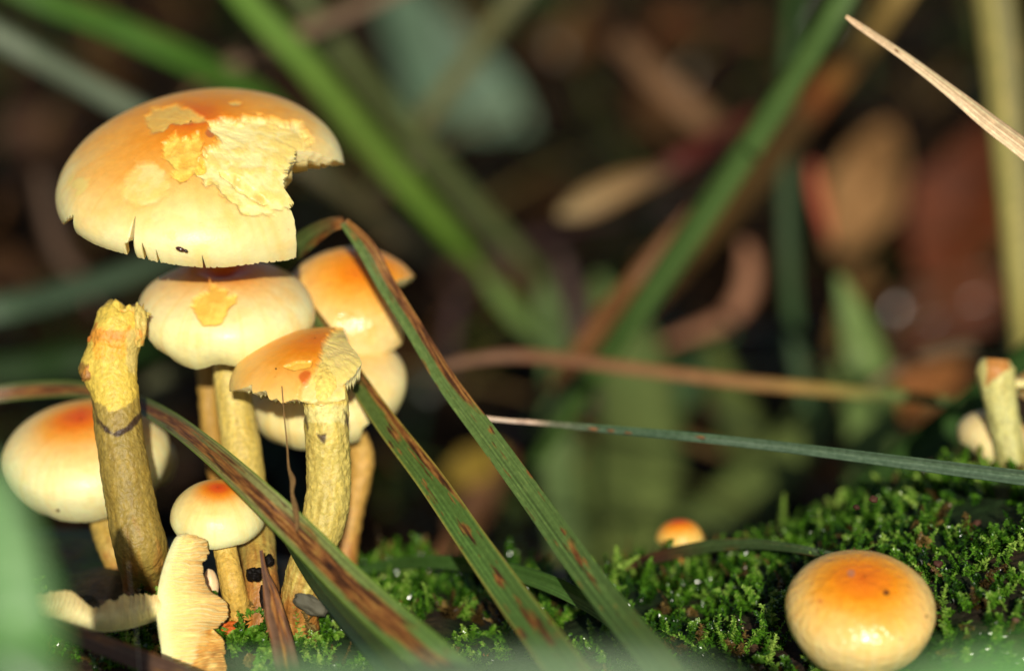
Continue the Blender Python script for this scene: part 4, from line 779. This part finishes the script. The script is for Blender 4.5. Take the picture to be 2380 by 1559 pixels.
near('blurred bright green blade below the glossy bun-shaped mushroom', [(2000, 1640, 21, 40), (2150, 1590, 21, 90), (2300, 1565, 21, 130), (2480, 1570, 21, 140), (2700, 1680, 21, 130)], S(72, 150, 44))

# ------------------------------------------------------------------ small things
o = blade('brown papery dead strip of leaf standing against the yellow stem base', [*[(x, y, d, wd) for (x, y), d, wd in zip(c4((835, 700), (860, 850), (900, 1000), (930, 1150), (970, 1300), (1010, 1480), (1040, 1600)), (38.6, 38.4, 38.2, 38, 37.8, 37.5, 37.2), (8, 14, 34, 46, 50, 56, 58))]], [(0, S(112, 80, 64)), (.5, S(116, 82, 56)), (1, S(100, 80, 62))], name='dead_leaf', cat='leaf', seed=41, mat='litter', brown=.05, n=90)
blade('slim translucent slime strand hanging from the toothed cap edge', [(655, 897, 38.6, 2.5), (660, 960, 38.5, 3), (667, 1030, 38.3, 4), (671, 1085, 38.1, 6), (680, 1115, 37.9, 13), (679, 1145, 37.8, 8), (686, 1180, 37.6, 14), (690, 1215, 37.4, 10), (690, 1236, 37.3, 3)], S(150, 116, 60), name='slime_strand', cat='strand', seed=43, mat='slime', n=90, nv=7)
blade('hair-fine silk thread hanging before the pale cap strip', [(298, 1305, 36.5, 1.6), (308, 1400, 36.3, 1.8), (318, 1480, 36.1, 2), (328, 1600, 35.8, 2)], S(200, 190, 170), name='silk_thread', cat='thread', seed=44, mat='slime', n=30, nv=5)
def lump(name, label, cat, px, py, d, sx, sy, sd, cc, seed, mat='litter', rough=.7, roll=0, fr=1.6, group=None, n=26, m=40):
    a = np.linspace(0, math.pi, n)[:, None]; b = np.arange(m)[None] * 2 * math.pi / m
    q = np.stack([np.sin(a) * np.cos(b), np.sin(a) * np.sin(b), np.cos(a) + 0 * b], -1).reshape(-1, 3)
    k = 1 + (fbm(q * fr + seed, seed, 4) - .5) * rough * 2; s = FRAME_W / PXW * d / D0; ro = math.radians(roll)
    x = RT * math.cos(ro) + UP * math.sin(ro); u = -RT * math.sin(ro) + UP * math.cos(ro)
    v = P(px, py, d) + (q * k[:, None]) @ np.array([x * sx * s, FW * sd * s, u * sy * s])
    c = np.asarray(cc) * (1 + .7 * (fbm(v * 6, seed, 4) - .5))[:, None]
    o = build(name, v, grid_faces(n, m, True), mat, c, origin=P(px, py + sy, d))
    return tag(o, label, cat, group) if label else o
lump('slug', 'dark grey slug-like curl nestled at the yellow stem base', 'slug', 722, 1405, 38.3, 44, 22, 16, S(92, 90, 76), 3, mat='litter', rough=.45, roll=-32)
lump('soil_crumb', 'black crumb of soil stuck between the small stem and the brown leaf strip', 'soil', 590, 1335, 39.0, 20, 16, 16, S(20, 16, 14), 5, rough=.6)
lump('soil_crumb', 'small black soil crumb stuck higher on the stem behind the small cap', 'soil', 624, 1303, 39.3, 12, 14, 12, S(20, 16, 14), 6, rough=.6)
lump('soil_crumb', 'black soil crumb low by the foot of the small stem', 'soil', 613, 1385, 38.8, 9, 26, 12, S(26, 20, 18), 7, rough=.5)
lump('broken_stub', 'orange-red broken stub at the foot of the small mushroom', 'mushroom piece', 540, 1468, log_hit(540, 1475) - .1, 32, 22, 22, S(196, 92, 30), 8, mat='stem_skin', rough=.5)
lump('mushroom_bud', 'pale pink bud squeezed between the torn wedge and the small stem', 'mushroom bud', 492, 1355, 39.6, 16, 34, 16, S(240, 206, 160), 9, mat='cap_skin', rough=.12, roll=12)
lump('mushroom_bud', 'cream pointed bud sprouting at the moss edge behind the streaked blade', 'mushroom bud', 889, 1352, log_hit(889, 1362), 8, 17, 8, S(240, 226, 170), 10, mat='cap_skin', rough=.1, roll=10)
b = thing('beetle', 'tiny dark brown beetle on the rim of the largest cap', 'beetle', P(421, 579, 38.55))
def bpart(nm, px, py, sx, sy, cc, sd): 
    a = np.linspace(0, math.pi, 12)[:, None]; bb = np.arange(18)[None] * 2 * math.pi / 18; q = np.stack([np.sin(a) * np.cos(bb), np.sin(a) * np.sin(bb), np.cos(a) + 0 * bb], -1).reshape(-1, 3); s = FRAME_W / PXW * .965
    build(nm, P(px, py, 38.5) + q @ np.array([(RT - .25 * UP) * sx * s, FW * sy * s, UP * sy * s]), grid_faces(12, 18, True), 'beetle', np.tile(cc, (216, 1)), parent=b)
bpart('abdomen', 419, 579, 11, 5.5, S(70, 36, 30), 1); bpart('head', 432, 583, 5, 4, S(50, 30, 26), 2)
for i, (x, y, sz, cc, lab) in enumerate([(1905, 1320, 13, S(92, 64, 50), 'larger brown bark crumb just above the crown of the glossy bun-shaped mushroom'), (1950, 1345, 9, S(80, 56, 44), 'dark bark crumb touching the crown of the glossy bun-shaped mushroom'),
        (2180, 1310, 12, S(84, 56, 46), 'dark red bark crumb beside the trailing dark green blade'), (2030, 1160, 11, S(78, 52, 40), 'brown bark crumb on the mossy crest below the leaning dark blade'), (1990, 1178, 9, S(72, 48, 38), 'smaller bark crumb next to its larger twin on the mossy crest'),
        (2170, 1325, 8, S(120, 84, 66), 'pale brown bark crumb beside the trailing dark green blade'), (2360, 1440, 10, S(96, 66, 56), 'bark crumb in the moss under the trailing dark green blade'), (1300, 1385, 9, S(70, 48, 36), 'dark bark crumb beside the short arched green blade'),
        (1130, 1520, 8, S(150, 90, 50), 'orange bark crumb in the moss between the two long blades'), (2270, 1215, 10, S(86, 56, 44), 'bark crumb in the moss below the pale greenish torn stem')]):
    lump('bark_crumb', lab, 'bark crumb', x, y, log_hit(x, y) - .25, sz, sz * .7, sz, cc, 20 + i, rough=.6, group='bark crumbs scattered in the moss', n=12, m=18)

for o in bpy.data.objects:
    if '_o' in o: del o['_o']
